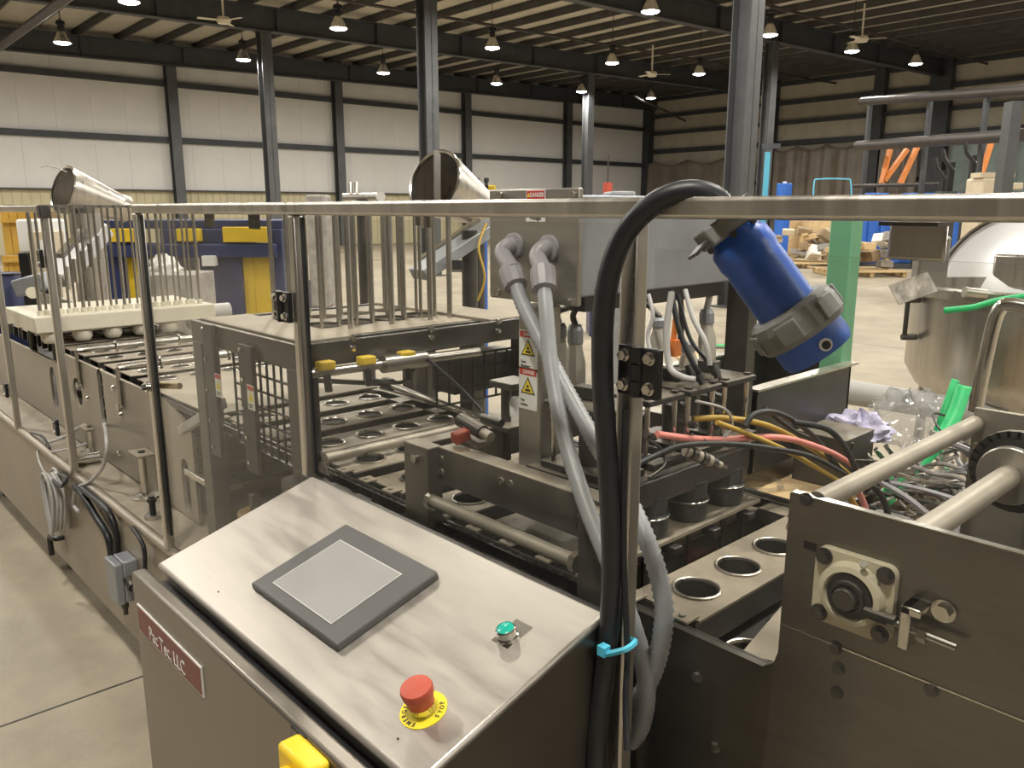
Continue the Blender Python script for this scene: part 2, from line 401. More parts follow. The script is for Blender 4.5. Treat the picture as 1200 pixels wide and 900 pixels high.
# roof beams (parallel to the back wall)
def ibeam(b, label, bh=.72):
    t = thing('roof_beam', label, 'roof beam', B(A0, b, raf(A0)), 'roof beams')
    m = MB(BM)
    for zo0, zo1, w in ((0, .03, .15), (bh-.03, bh, .15), (.03, bh-.03, .012)):
        z0, z1 = raf(A0), raf(A1)
        m._add([(A0, b-w, z0+zo0), (A1, b-w, z1+zo0), (A1, b+w, z1+zo0), (A0, b+w, z0+zo0), (A0, b-w, z0+zo1), (A1, b-w, z1+zo1), (A1, b+w, z1+zo1), (A0, b+w, z0+zo1)],
               [(0,3,2,1),(4,5,6,7),(0,1,5,4),(1,2,6,5),(2,3,7,6),(3,0,4,7)])
    m.build('girder', 'frame_grey', t, smooth=0)
    a = A0+2
    st = None
    while a < A1-.5:
        if st is None: st = MB(BM).box(a-.01, a+.01, b-.14, b+.14, raf(a)+.03, raf(a)+bh-.03).build('stiffener', 'frame_grey', t, smooth=0); a0 = a
        else: piece('stiffener', st, t, E1*(a-a0)+Vector((0, 0, raf(a)-raf(a0))))
        a += 3.58
    return t
ibeam(33.0, 'dark steel roof beam running along the top of the back wall')
ibeam(25.0, 'dark steel roof beam carried by the second and fourth columns from the left')
ibeam(16.4, 'dark steel roof beam crossing the upper right, above the row of nearer lamps')
ibeam(7.8, 'dark steel roof beam overhead, on the thickest column')
ibeam(-.8, 'dark steel roof beam overhead behind the viewer')
# free-standing columns
def column(a, b, label):
    t = thing('steel_column', label, 'column', B(a, b, 0), 'free-standing steel columns')
    z1 = raf(a); w = .175
    MB(BM).box(a-w, a+w, b-w, b-w+.02, 0, z1).box(a-w, a+w, b+w-.02, b+w, 0, z1).box(a-.012, a+.012, b-w, b+w, 0, z1).build('shaft', 'column_grey', t, smooth=0)
    MB(BM).box(a-.25, a+.25, b-.25, b+.25, 0, .03).build('base_plate', 'column_grey', t, smooth=0)
    MB(BM).box(a-.22, a+.22, b-.2, b+.2, z1-.03, z1).build('cap_plate', 'column_grey', t, smooth=0)
    return t
column(11.65, 25.0, 'grey steel column left of the middle, in front of the back wall')
column(26.0, 25.0, 'slim grey column behind the danger sign, near the corner of the hall')
column(11.65, 16.4, 'grey column rising behind the tilted funnel in the middle')
column(26.0, 16.4, 'lighter grey column standing just right of the thickest one')
column(11.65, 7.8, 'thickest grey column, right of the hose loop over the rail')
# corrugated pipe runs under the roof
def pipe(pts, r, label, mt='pipe_dark', nm='ceiling_pipe'):
    return tag(MB().tube(pts, r, 8).build(nm, mt), label, 'pipe', 'pipes under the roof')
pipe([B(8, 14.6, 7.35+0), B(40, 14.6, 7.75)], .05, 'thin dark pipe under the roof crossing the top right')
pipe([B(2, 21.5, 7.15), B(40, 21.5, 7.7)], .05, 'thin dark pipe under the roof between the two middle roof beams')
pipe([B(28, 24.2, 6.35), B(39.8, 30.5, 6.6)], .06, 'reddish dark pipe running towards the hall corner under the roof', 'pipe_dark')
q0, q1 = PZ(-40, 84, 5.6), PZ(110, -26, 5.6)
pipe([q0, q1], .095, 'thick brown pipe crossing the top left corner', 'pipe_dark')
# ceiling fans
def fan(u, v, z, label, rot):
    c = PZ(u, v, z); t = thing('ceiling_fan', label, 'fan', c, 'ceiling fans')
    MB().cyl(c, c+Vector((0, 0, 1.0)), .03, n=8).build('down_rod', 'white_plastic', t)
    MB().lathe([(0, -.1), (.16, -.08), (.2, 0), (.16, .08), (0, .1)], c, n=14).build('motor', 'white_plastic', t)
    for k in range(3):
        an = rot+k*2.0944; d = Vector((math.cos(an), math.sin(an), 0)); s = Vector((-d.y, d.x, .12))
        MB().obox(c+d*.4, (.55, .13, .012), d, s).build('blade', 'white_plastic', t)
fan(262, 24, 6.6, 'white ceiling fan in the upper left under the roof beam', .3)
fan(764, 87, 6.4, 'white ceiling fan left of the thickest column', .9)
fan(1010, 46, 6.6, 'white ceiling fan at the upper right above the wall columns', .5)
# high-bay lamps on a grid; unseen ones overhead and behind the viewer are added for their light
lp = thing('high_bay_lamp', 'x', 'ceiling lamp', (0, 0, 6.2), 'high-bay lamps in rows under the roof')
MB().lathe([(.06, .30), (.10, .26), (.15, .16), (.225, .0), (.235, -.01), (.22, -.0), (.14, .15), (.09, .24)], (0, 0, 6.2), n=24).build('reflector', 'reflector', lp)
MB().lathe([(.0, .0), (.205, .0), (.20, -.03), (.12, -.055), (0, -.06)], (0, 0, 6.21), n=24).build('lens', 'lamp_lens', lp)
MB().lathe([(.0, .30), (.07, .30), (.085, .34), (.085, .44), (.12, .46), (.12, .54), (.06, .58), (0, .58)], (0, 0, 6.2), n=14).build('ballast_housing', 'black_plastic', lp)
MB().cyl((0, 0, 6.78), (0, 0, 7.93), .012, n=6).torus((0, 0, 6.8), (1, 0, 0), .03, .008, 12, 6).build('hanging_rod', 'pipe_dark', lp)
LA = [-8.0, -3.4, 1.4, 6.2, 11.2, 16.1, 21.0, 25.4, 29.6]; LB = [25.7, 19.8, 13.5, 7.0, .4, -6.2]
ordn = ['first', 'second', 'third', 'fourth', 'fifth', 'sixth', 'seventh']
seen = {}
first = True
spots = []
for j, b in enumerate(LB):
    cnt = 0
    for a in LA:
        bb = b-.05*(a-8) if j < 2 else b-.03*(a-16) if j == 2 else b
        if a < -5 and b < 13: continue
        a_ = a+2.5 if j > 2 else a
        p = B(a_, bb, 6.2+.0175*(a_-16))
        q = p-CAM; tt = q.dot(_F); uu = 600+FPX*q.dot(_r)/tt if tt > 0 else -1; vv = 450-FPX*q.dot(_U)/tt if tt > 0 else -1
        vis = 0 < uu < 1200 and vv > -8
        if vis:
            cnt += 1
            lab = 'lit dome lamp, %s from the left in the row %s' % (ordn[cnt-1], ('nearest the back wall', 'second from the back wall', 'third from the back wall, nearest')[j])
        else: lab = 'unseen dome lamp added overhead for its light'
        if first: o = lp; o.location = p; o['label'] = lab; first = False; ORG[o.name] = p
        else: o = copy_tree(lp, p, lab)
        spots.append(o)
for o in spots:
        ld = bpy.data.lights.new('lamp_light', 'AREA'); ld.shape = 'DISK'; ld.size = .42; ld.energy = LAMP_WATT; ld.color = LAMP_COL
        lo = bpy.data.objects.new('lamp_light', ld); COL.objects.link(lo); lo.parent = o; lo.location = (0, 0, -.07)
# plastic sheeting hung over the openings of the right wall
def curtain(b0, b1, z1, label, mt, seed, off=.6):
    rg = random.Random(seed); nb, nz = 46, 16; ph = [rg.uniform(0, 6) for _ in range(6)]
    g = []
    for i in range(nz+1):
        row = []
        for j in range(nb+1):
            s = j/nb; zz = z1*(1-i/nz); sw = .12*math.sin(s*19+ph[0])+.08*math.sin(s*43+ph[1]+i*.12)+.05*math.sin(s*77+ph[2])
            sag = -.25*abs(math.sin(s*math.pi*3+ph[3]))*(1 if i == 0 else .5 if i == 1 else .2)
            row.append(B(A1-off-.15+sw*(.35+.65*i/nz), b0+(b1-b0)*s, max(.02, zz+sag if i < nz else .02)))
        g.append(row)
    tag(MB().sheet(g).build('plastic_curtain', mt, solid=.01, smooth=80), label, 'plastic sheet', 'plastic sheets hung on the right wall')
curtain(24.5, 19.6, 4.8, 'brown translucent plastic sheet hung behind the small blue drum', 'plastic_sheet', 3)
curtain(32.9, 25.6, 4.4, 'crumpled plastic sheet hung by the hall corner', 'plastic_sheet', 5)
curtain(18.8, 17.0, 4.7, 'narrow plastic sheet behind the orange braces', 'plastic_sheet', 9)
curtain(15.6, 8.0, 4.9, 'greenish plastic sheet at the right edge of the hall', 'plastic_teal', 8)
# ------------------------------------------------------------------ control console
XL, XR = -1.395, -.630
SL = .29553; CZ0, CY0 = 1.08, .74
def cz(y): return CZ0-(CY0-y)*SL
con = thing('control_console', 'stainless control console with sloped top, touch screen and red emergency stop', 'control console', ((XL+XR)/2, .6, .12))
NRM = Vector((0, -SL, 1)).normalized(); CUY = Vector((0, 1, SL)).normalized(); CUX = Vector((1, 0, 0))
prof = [(.752, .15), (.752, cz(.752)-.012), (.455, cz(.455)-.012), (.455, .15)]
m = MB(); vs = [(XL+.004, y, z) for y, z in prof]+[(XR-.004, y, z) for y, z in prof]
m._add(vs, [(0,1,2,3),(7,6,5,4),(0,4,5,1),(1,5,6,2),(2,6,7,3),(3,7,4,0)]); m.build('body', 'steel_cabinet', con, fix=True)
# top sheet with folded edges
m = MB(); y0, y1 = .443, .752
m._add([(XL, y0, cz(y0)-.012), (XR, y0, cz(y0)-.012), (XR, y1, cz(y1)-.012), (XL, y1, cz(y1)-.012), (XL, y0, cz(y0)), (XR, y0, cz(y0)), (XR, y1, cz(y1)), (XL, y1, cz(y1))],
       [(0,3,2,1),(4,5,6,7),(0,1,5,4),(1,2,6,5),(2,3,7,6),(3,0,4,7)])
m.build('sloped_top', 'steel_console', con, bevel=.005)
door = MB().box(-1.412, -.612, .403, .428, .17, .985).build('door', 'steel_cabinet', con, bevel=.006)
MB().box(-1.40, -.625, .4285, .4545, .18, .955).build('door_seal', 'black_rubber', con)
for x in (-1.36, -.67):
    for y in (.48, .72): MB().cyl((x, y, .0), (x, y, .15), .02, n=10).cyl((x, y, 0), (x, y, .02), .035, n=10).build('foot', 'steel_dark', con)
def onc(x, y, hgt=0): return Vector((x, y, cz(y)))+NRM*hgt
# touch screen panel
hc = onc(-1.022, .5935, .006); hx, hy = .257, .184
hmi = MB().obox(hc, (hx, hy, .014), CUX, CUY).build('touch_panel', 'hmi_bezel', con, bevel=.004)
MB().obox(onc(-1.022, .5935, .0005), (hx-.006, hy-.006, .004), CUX, CUY).build('gasket', 'black_rubber', hmi)
sc = onc(-1.026, .587, .0134)
MB().obox(sc, (.176, .128, .0012), CUX, CUY).build('screen_edge', 'hmi_line', hmi)
MB().obox(sc+NRM*.0004, (.1725, .1245, .0012), CUX, CUY).build('screen', 'hmi_screen', hmi)
# emergency stop
ec = onc(-.709, .512)
es = MB().lathe([(0, 0), (.0295, 0), (.0295, .0012), (0, .0012)], ec, NRM, 40).build('emergency_stop', 'sign_yellow', con, label='red mushroom emergency stop on a yellow disc')
MB().lathe([(.0, .001), (.0155, .001), (.0155, .012), (.0125, .013), (0, .013)], ec, NRM, 28).build('collar', 'steel_bright', es)
MB().lathe([(0, .012), (.0165, .012), (.0175, .022), (.0195, .026), (.0202, .034), (.0190, .0375), (.0120, .0395), (0, .040)], ec, NRM, 32).build('mushroom_button', 'red_button', es)
def ring_text(txt, a0, da):
    for i, ch in enumerate(txt):
        a = math.radians(a0+da*i)
        rad = CUX*math.cos(a)+CUY*math.sin(a); tan = CUY*math.cos(a)-CUX*math.sin(a)
        text_mesh(ch, .0082, ec+rad*.0235+NRM*.0014, tan, -rad, 'sign_black', es, th=.0002, bold=.00015)
for i, ch in enumerate('EMERGENCY'):
    a = math.radians(292-17*i); rad = CUX*math.cos(a)+CUY*math.sin(a); tan = CUX*math.sin(a)-CUY*math.cos(a)
    text_mesh(ch, .0082, ec+rad*.0235+NRM*.0014, tan, rad, 'sign_black', es, th=.0002, bold=.00015)
for i, ch in enumerate('STOP'):
    a = math.radians(368+17*i); rad = CUX*math.cos(a)+CUY*math.sin(a); tan = -CUX*math.sin(a)+CUY*math.cos(a)
    text_mesh(ch, .0082, ec+rad*.0235+NRM*.0014, tan, -rad, 'sign_black', es, th=.0002, bold=.00015)
# green push button on a legend plate
gc = onc(-.711, .651)
gb = MB().obox(gc+CUY*.008+CUX*.0, (.031, .047, .0012), CUX, CUY).build('legend_plate', 'steel_bright', con)
MB().lathe([(0, .0008), (.0155, .0008), (.0155, .004), (.0135, .006), (.0135, .015), (.0118, .0165), (.0118, .012)], gc, NRM, 28).build('bezel_ring', 'steel_bright', gb)
MB().lathe([(.0118, .010), (.0117, .0155), (.008, .0175), (0, .018)], gc, NRM, 24).build('green_cap', 'lens_green', gb, label='green push button cap')
for (x, y) in ((-.744, .545), (-.70, .468), (-1.2, .47)): MB().cyl(onc(x, y, -.002), onc(x, y, .0012), .0014, n=8).build('screw', 'sign_black', con)
# name plate on the door
npY = .403
p0, p1, p2 = PY(173, 700, npY), PY(233, 746, npY), PY(235, 810, npY)
nx0, nx1, nz1, nz0 = -1.385, p1.x, .93, (p2.z+.0)
np_ = MB().box(nx0-.003, nx1+.003, npY-.0025, npY, nz0-.003, nz1+.003).build('name_plate', 'white_paint', con)
MB().box(nx0, nx1, npY-.0032, npY-.002, nz0, nz1).build('plate_face', 'nameplate', np_)
text_mesh('Pac Tec, LLC', .034, ((nx0+nx1)/2-.005, npY-.0034, nz1-.030), (1, 0, 0), (0, 0, 1), 'white_paint', np_, sx=.86, th=.0003)
# main switch
q = PY(362, 893, .40); sx_, sz_ = q.x+.012, q.z-.012
ms = MB().box(sx_-.037, sx_+.037, .372, .403, sz_-.04, sz_+.04).build('main_switch', 'yellow', con, bevel=.006, label='yellow main switch with red handle')
MB().cyl((sx_, .372, sz_), (sx_, .352, sz_), .026, n=24).build('switch_ring', 'yellow', ms, bevel=.002)
MB().obox((sx_-.004, .338, sz_+.004), (.014, .034, .05), (1, 0, 0), (0, 1, 0)).build('handle', 'red_button', ms, bevel=.004)
q = PY(350, 868, .402)
lb = MB().box(q.x-.017, q.x+.017, .401, .403, q.z-.012, q.z+.014).build('switch_label', 'sign_black', con)
for k in range(2): MB().box(q.x-.0145, q.x+.0145, .4005, .402, q.z-.0095+.011*k, q.z-.0005+.011*k).build('label_field', 'steel_cabinet', lb)
# ------------------------------------------------------------------ guard frame
GY = .77
RZ0, RZ1 = 1.589, 1.613
gd = thing('machine_guard', 'stainless guard frame with clear panels and a long top rail across the picture', 'guard frame', (-1.2, GY, .6))
MB().box(-2.315, .45, GY-.0125, GY+.0125, RZ0, RZ1).build('top_rail', 'steel', gd, bevel=.005)
def post(x, z0, z1, w=.0125, mt='steel'):
    return MB().box(x-w, x+w, GY-w, GY+w, z0, z1).build('post', mt, gd, bevel=.004)
post(-2.302, .63, RZ0); post(-1.442, 1.045, RZ0, .011); post(-.617, .12, RZ0)
post(.43, .3, RZ0)
MB().box(-1.455, -.63, GY-.012, GY+.008, 1.055, 1.071).build('bottom_rail', 'steel_dark', gd, bevel=.003)
for x in (-2.278, -1.415): MB().box(x-.004, x+.004, GY-.003, GY+.003, .68 if x < -2 else 1.08, RZ0-.004).build('rubber_edge', 'black_rubber', gd)
def panel(x0, x1, z0, z1, y=GY+.006):
    return MB().box(x0, x1, y-.0025, y+.0025, z0, z1).build('clear_panel', 'guard_clear', gd, smooth=0)
panel(-2.288, -1.455, .66, RZ0-.008); panel(-1.43, -.632, 1.071, RZ0-.006); panel(-.60, .42, .32, RZ0-.035, GY+.02)
# top clips
for u in (240, 292): 
    q = PY(u, 262, GY); MB().box(q.x-.022, q.x+.022, GY+.009, GY+.014, RZ0-.03, RZ0+.002).build('panel_clip', 'steel_dark', gd)
q0, q1 = PY(1042, 298, GY+.03), PY(1110, 298, GY+.03)
MB().box(q0.x, q1.x, GY+.024, GY+.029, 1.553, RZ0+.002).build('hanger_tab', 'steel', gd, bevel=.003)
MB().box(q0.x, q1.x, GY+.0, GY+.03, RZ0-.004, RZ0-.0005).build('hanger_tab', 'steel_dark', gd)
q = PY(497, 262, GY); MB().cyl((q.x-.012, GY, RZ0), (q.x-.012, GY, RZ0-.014), .008, n=6).cyl((q.x+.010, GY, RZ0), (q.x+.010, GY, RZ0-.017), .009, n=10).build('rail_bolt', 'steel_bright', gd)
def hinge(c, s=1.0, two=True, flip=1):
    c = Vector(c)
    hg = MB().box(c.x-.030*s, c.x-.004*s, c.y-.012, c.y-.001, c.z-.03*s, c.z+.03*s).build('hinge', 'black_plastic', gd, bevel=.002)
    MB().box(c.x+.004*s, c.x+.030*s, c.y-.012, c.y-.001, c.z-.031*s, c.z+.029*s).build('hinge_leaf', 'black_plastic', hg, bevel=.002)
    for k in range(3): MB().cyl((c.x, c.y-.012, c.z-.03*s+.0205*s*k), (c.x, c.y-.012, c.z-.0115*s+.0205*s*k), .0075*s, n=14).build('knuckle', 'black_plastic', hg)
    for dx in (-.019, .019):
        for dz in (-.018, .018):
            MB().cyl((c.x+dx*s, c.y-.012, c.z+dz*s), (c.x+dx*s, c.y-.020*1, c.z+dz*s), .0062*s, n=6).cyl((c.x+dx*s, c.y-.014, c.z+dz*s), (c.x+dx*s, c.y-.012, c.z+dz*s), .008*s, n=14).build('hex_bolt', 'steel_bright', hg)
    return hg
q = PY(754, 434, GY-.013); hinge((q.x, GY-.013, q.z), 1.0)
q = PY(333, 358, GY-.011); hinge((q.x+.008, GY-.011, q.z), 1.0)
# door latch on the left post
q = PY(183, 453, GY); c = Vector((-2.302, GY-.013, q.z))
lt = MB().cyl(c, c-Vector((0, .012, 0)), .015, n=14).build('latch', 'steel_bright', gd)
MB().cyl(c-Vector((0, .012, 0)), c-Vector((0, .02, 0)), .009, n=6).build('latch_nut', 'steel_dark', lt)
MB().cyl(c+Vector((.01, .03, 0)), c+Vector((.09, .05, .008)), .009, n=12).build('latch_spring', 'brass', lt)
# second guard section further left
g2 = thing('machine_guard', 'left guard section of the machine with slim posts beside the white slab', 'guard frame', (-3.6, GY, .6))
MB().box(-6.5, -3.235, GY-.0125, GY+.0125, RZ0, RZ1).build('top_rail', 'steel', g2, bevel=.004)
for x in (-3.25, -4.13, -5.2): MB().box(x-.0135, x+.0135, GY-.0125, GY+.0125, .62, RZ0).build('post', 'steel', g2, bevel=.004)
MB().box(-3.272, -3.228, GY-.018, GY+.018, RZ0-.02, RZ1+.002).build('corner_cap', 'steel_dark', g2, bevel=.004)
for (u, v) in ((68, 500), (50, 303), (9, 457)):
    q = PY(u, v, GY-.013); hg = MB().box(q.x-.022, q.x+.022, GY-.026, GY-.013, q.z-.032, q.z+.032).build('hinge', 'black_plastic', g2, bevel=.003)
    for dz in (-.02, .02): MB().cyl((q.x, GY-.026, q.z+dz), (q.x, GY-.032, q.z+dz), .008, n=8).build('hex_bolt', 'steel_bright', hg)
# ------------------------------------------------------------------ long machine frame: apron, deck, side plates
fr = thing('machine_bed', 'long dusty stainless machine bed with apron, deck and side plates', 'machine', (-2.5, 1.2, 0))
MB().box(-7.0, -1.42, GY, GY+.02, .17, .615).build('apron', 'apron', fr)
MB().tube([(-7, GY+.006, .618), (-1.42, GY+.006, .618)], .016, 12).build('edge_tube', 'apron', fr)
MB().box(-7.0, -1.3, GY+.02, .96, .60, .628).build('deck', 'dusty_plate', fr)
MB().box(-7.0, -1.3, .96, 1.52, .58, .60).build('bed_pan', 'steel_dark', fr)
for x in (-6.5, -5.2, -3.9, -2.6):
    for y in (.9, 1.45): MB().cyl((x, y, 0), (x, y, .6), .025, n=12).cyl((x, y, 0), (x, y, .02), .05, n=14).build('leg', 'steel_dark', fr)
SY = .905
def circ(cx, cy, r, n=20): return [(cx+r*math.cos(2*math.pi*k/n), cy+r*math.sin(2*math.pi*k/n)) for k in range(n)]
def slot(cx, z0, z1, w): 
    return [(cx+w*math.cos(math.pi*k/8), z1+w*math.sin(math.pi*k/8)) for k in range(9)]+[(cx-w*math.cos(math.pi*k/8), z0-w*math.sin(math.pi*k/8)) for k in range(9)]
def PXY(u, v): q = PY(u, v, SY); return q.x, q.z
pt = [PXY(*q) for q in ((91, 460), (119, 464), (177, 500), (55, 428))]
outer = [(-3.80, .635), (-2.42, .635), (-2.42, .93), (-2.56, .985), (-2.62, 1.0), (-3.80, 1.0)]
holes = [circ(pt[0][0], pt[0][1], .062), slot(pt[1][0], pt[1][1]-.085, pt[1][1]+.075, .032), slot(-2.50, .68, .80, .03)]
sp = MB().plate(outer, holes, .012, (0, SY+.012, 0), (1, 0, 0), (0, 0, 1)).build('side_plate', 'side_steel', fr, smooth=30)
MB().plate([(-6.8, .635), (-3.84, .635), (-3.84, .93), (-6.8, .93)], [slot(pt[3][0], .75, .85, .05)], .012, (0, SY+.03, 0), (1, 0, 0), (0, 0, 1)).build('side_plate', 'side_steel', fr, smooth=30)
for (u, v) in ((133, 455), (142, 487), (140, 531), (103, 467)):
    x, z = PXY(u, v); MB().lathe([(0, .009), (.008, .008), (.012, 0)], (x, SY, z), (0, -1, 0), 12).build('dome_bolt', 'steel_bright', fr)
# inner deck behind, far side plate
MB().box(-6.8, -2.3, 1.505, 1.517, .63, 1.0).build('far_side_plate', 'steel_dusty', fr)
MB().box(-2.3, -.3, 1.51, 1.522, .45, 1.005).build('far_side_plate', 'steel_dark', fr)
MB().box(-2.9, -.2, 1.44, 1.51, .975, 1.0).build('far_rail', 'steel_dusty', fr)
for x in (-2.25, -1.2, -.1):
    MB().box(x-.03, x+.03, 1.46, 1.5, 0, .95).build('leg', 'steel_dark', fr)
# near rail of the chain and the big front plate with its stepped cut-out
MB().box(-1.68, -.70, .855, .867, .94, 1.006).build('chain_rail', 'steel_dark', fr, bevel=.002)
MB().box(-1.68, -.70, .825, .855, .955, .99).build('rail_lip', 'steel_dark', fr)
PYY = .90
o_ = [(-.775, .14), (.9, .14), (.9, 1.257), (-.465, 1.257), (-.465, 1.04), (-.470, 1.022), (-.485, 1.010), (-.775, 1.010)]
MB().plate(o_, [], .012, (0, PYY+.012, 0), (1, 0, 0), (0, 0, 1)).build('front_plate', 'steel_plate', fr, smooth=30)
MB().box(-1.62, -.775, .90, .912, .14, .95).build('front_plate', 'steel_dark', fr)
# seam line of the lower plate
q0, q1 = PY(920, 732, PYY), PY(1200, 836, PYY)
MB().bar((-.462, PYY-.001, q0.z), (.5, PYY-.001, q0.z-.002), .0016, .002).build('plate_seam', 'steel_bright', fr)
for (u, v) in ((817, 793), (838, 875), (983, 783), (981, 811), (1092, 808), (980, 759), (968, 655), (945, 585)):
    q = PY(u, v, PYY); b_ = MB().cyl((q.x, PYY, q.z), (q.x, PYY-.006, q.z), .0065, n=6).cyl((q.x, PYY, q.z), (q.x, PYY-.0015, q.z), .0085, n=16).build('hex_bolt', 'steel_dark' if u > 900 else 'steel_bright', fr)
# slots cut in the plate (dark slivers) near the bearing
q = PY(953, 640, PYY); MB().box(q.x-.012, q.x+.004, PYY-.0008, PYY, q.z-.006, q.z+.004).build('slot_mark', 'sign_black', fr)
# far plate on the right
MB().box(-.44, .9, 1.462, 1.474, .6, 1.275).build('far_front_plate', 'side_steel', fr)
MB().box(-.463, .898, PYY+.001, PYY+.011, 1.257, 1.2585).build('edge_highlight', 'steel_bright', fr)  # bright strip on the plate's top edge stands in for its reflected highlight
# flange bearing
q = PY(1003, 693, PYY); bc = Vector((q.x, PYY, q.z)); S = .0475
br = thing('flange_bearing', 'cream square flange bearing with dark shaft bolted to the front plate', 'bearing', bc)
sq = []
for (sx, sz) in ((1, 1), (-1, 1), (-1, -1), (1, -1)):
    a0 = {(1, 1): 0, (-1, 1): 90, (-1, -1): 180, (1, -1): 270}[(sx, sz)]
    for k in range(6): a = math.radians(a0+18*k); sq.append((sx*(S-.012)+.012*math.cos(a), sz*(S-.012)+.012*math.sin(a)))
MB().plate(sq, [], .011, bc, (1, 0, 0), (0, 0, 1)).build('flange', 'cream_cast', br, bevel=.0025)
MB().lathe([(.042, -.0), (.040, .012), (.036, .020), (.030, .022), (.0285, .019), (.026, .010)], bc, (0, -1, 0), 36).build('boss', 'cream_cast', br)
MB().lathe([(.0275, .010), (.026, .020), (.020, .021), (.020, .026), (.0165, .027), (.0165, .022)], bc, (0, -1, 0), 32).build('bearing_insert', 'dark_metal', br)
MB().cyl(bc, bc-Vector((0, .034, 0)), .0135, n=24).build('shaft_end', 'steel_dark', br, bevel=.0015)
for sx in (-1, 1):
    for sz in (-1, 1):
        k = bc+Vector((sx*.0365, -.011, sz*.0365))
        MB().cyl(k, k-Vector((0, .002, 0)), .0105, n=20).cyl(k-Vector((0, .002, 0)), k-Vector((0, .008, 0)), .0075, n=6).build('hex_bolt', 'steel_dark', br)
k = bc+Vector((.012, -.014, .036)); MB().cyl(k, k+Vector((.002, -.006, .008)), .003, n=8).cyl(k+Vector((.002, -.006, .008)), k+Vector((.0025, -.008, .011)), .0045, n=8).build('grease_nipple', 'steel_bright', br)
# belt tensioner right of it
tn = thing('belt_tensioner', 'steel angle bracket with threaded adjusting bolt beside the flange bearing', 'bracket', bc+Vector((.1, 0, 0)))
q = PY(1078, 728, PYY)
MB().box(q.x-.012, q.x+.010, PYY-.030, PYY, q.z-.004+.02, q.z+.026).box(q.x-.012, q.x-.006+.006, PYY-.030, PYY-.0, q.z-.026, q.z+.026).build('angle', 'steel_bright', tn, bevel=.002)
zc = q.z-.006
MB().cyl((bc.x+.028, PYY-.018, zc+.004), (q.x+.045, PYY-.018, zc), .0045, n=10).build('threaded_rod', 'steel_bright', tn)
MB().cyl((bc.x+.02, PYY-.018, zc+.004), (bc.x+.055, PYY-.018, zc+.004), .0075, n=10).build('rod_eye', 'dark_metal', tn)
for dx in (-.026, .006): MB().cyl((q.x+dx, PYY-.018, zc), (q.x+dx+.009, PYY-.018, zc), .0085, n=6).build('hex_nut', 'steel_bright', tn)
q2 = PY(1107, 715, PYY); MB().cyl((q2.x, PYY, q2.z), (q2.x, PYY-.004, q2.z), .013, n=18).cyl((q2.x, PYY-.004, q2.z), (q2.x, PYY-.012, q2.z), .009, n=6).build('hex_bolt', 'steel_bright', tn)
# cross rods between the two plates on the right
cr_ = tag(MB().cyl((-.436, PYY+.013, 1.249), (-.436, 1.461, 1.249), .0135, n=20).build('cross_rod', 'rod_tan'), 'tan round cross rod spanning between the two plates on the right', 'rod')
rl = thing('drive_roller', 'tan drive shaft with round flange and chain at the right edge', 'roller', (-.25, 1.2, 1.1))
MB().cyl((-.333, PYY+.012, 1.222), (-.333, 1.462, 1.222), .0165, n=20).build('shaft', 'rod_tan', rl)
MB().cyl((-.333, 1.285, 1.222), (-.333, 1.30, 1.222), .043, n=28).build('flange', 'steel', rl, bevel=.002)
MB().cyl((-.333, 1.315, 1.222), (-.333, 1.325, 1.222), .050, n=28).build('sprocket', 'dark_metal', rl)
u_ = [Vector((-.333+.056*math.cos(2*math.pi*k/26), 1.32, 1.222+.056*math.sin(2*math.pi*k/26))) for k in range(26)]
for k in range(26): MB().obox(u_[k], (.018, .012, .010), u_[(k+1) % 26]-u_[k-1], (0, 1, 0)).build('chain_link', 'dark_metal', rl, smooth=0)
c = PX(1175, 527, -.33); c2 = Vector((-.33, 1.42, c.z)); c2 = PY(1172, 527, 1.43)
MB().cyl(c2, c2+Vector((0, .03, 0)), .022, n=20).cyl(c2-Vector((0, .006, 0)), c2, .010, n=6).build('idler', 'dark_metal', rl)
c2 = PY(1147, 524, 1.455); MB().box(c2.x-.008, c2.x+.008, 1.452, 1.463, c2.z-.006, c2.z+.006).build('lock_block', 'cream_cast', rl)
# ------------------------------------------------------------------ conveyor of cup plates
LANES = [1.04, 1.162, 1.284, 1.406]
cv = thing('cup_conveyor', 'conveyor of dusty steel plates with rows of round cup holes', 'conveyor', (-2.0, 1.22, .9))
def flight_mesh(m, x, z, w=.128, y0=.955, y1=1.49, R=.036, th=.004):
    # plate pieced together from four cells, each with a round hole
    ys = [y0]+[(LANES[i]+LANES[i+1])/2 for i in range(3)]+[y1]
    n = 24
    for i, yc in enumerate(LANES):
        rect = []
        for k in range(n):
            a = 2*math.pi*k/n; c, s = math.cos(a), math.sin(a)
            hx = w/2; hyp = (ys[i+1]-yc) if s > 0 else (yc-ys[i])
            t = min(hx/abs(c) if abs(c) > 1e-6 else 9, hyp/abs(s) if abs(s) > 1e-6 else 9)
            rect.append((x+c*t, yc+s*t))
        # snap the closest points to the corners
        for cx in (x-w/2, x+w/2):
            for cy in (ys[i], ys[i+1]):
                k = min(range(n), key=lambda q: (rect[q][0]-cx)**2+(rect[q][1]-cy)**2); rect[k] = (cx, cy)
        inn = [(x+R*math.cos(2*math.pi*k/n), yc+R*math.sin(2*math.pi*k/n)) for k in range(n)]
        vs = [(*p, z) for p in rect]+[(*p, z) for p in inn]+[(*p, z-th) for p in rect]+[(*p, z-th) for p in inn]
        fs = []
        for k in range(n):
            j = (k+1) % n
            fs += [(k, j, n+j, n+k), (2*n+k, 3*n+k, 3*n+j, 2*n+j), (n+k, n+j, 3*n+j, 3*n+k), (k, 2*n+k, 2*n+j, j)]
        m._add(vs, fs)
    return m
ring_prof = [(.0365, 0), (.0395, .0005), (.0400, .003), (.0375, .0045), (.0350, .0035), (.0345, -.001), (.0325, -.045), (0, -.046)]
fl0 = None
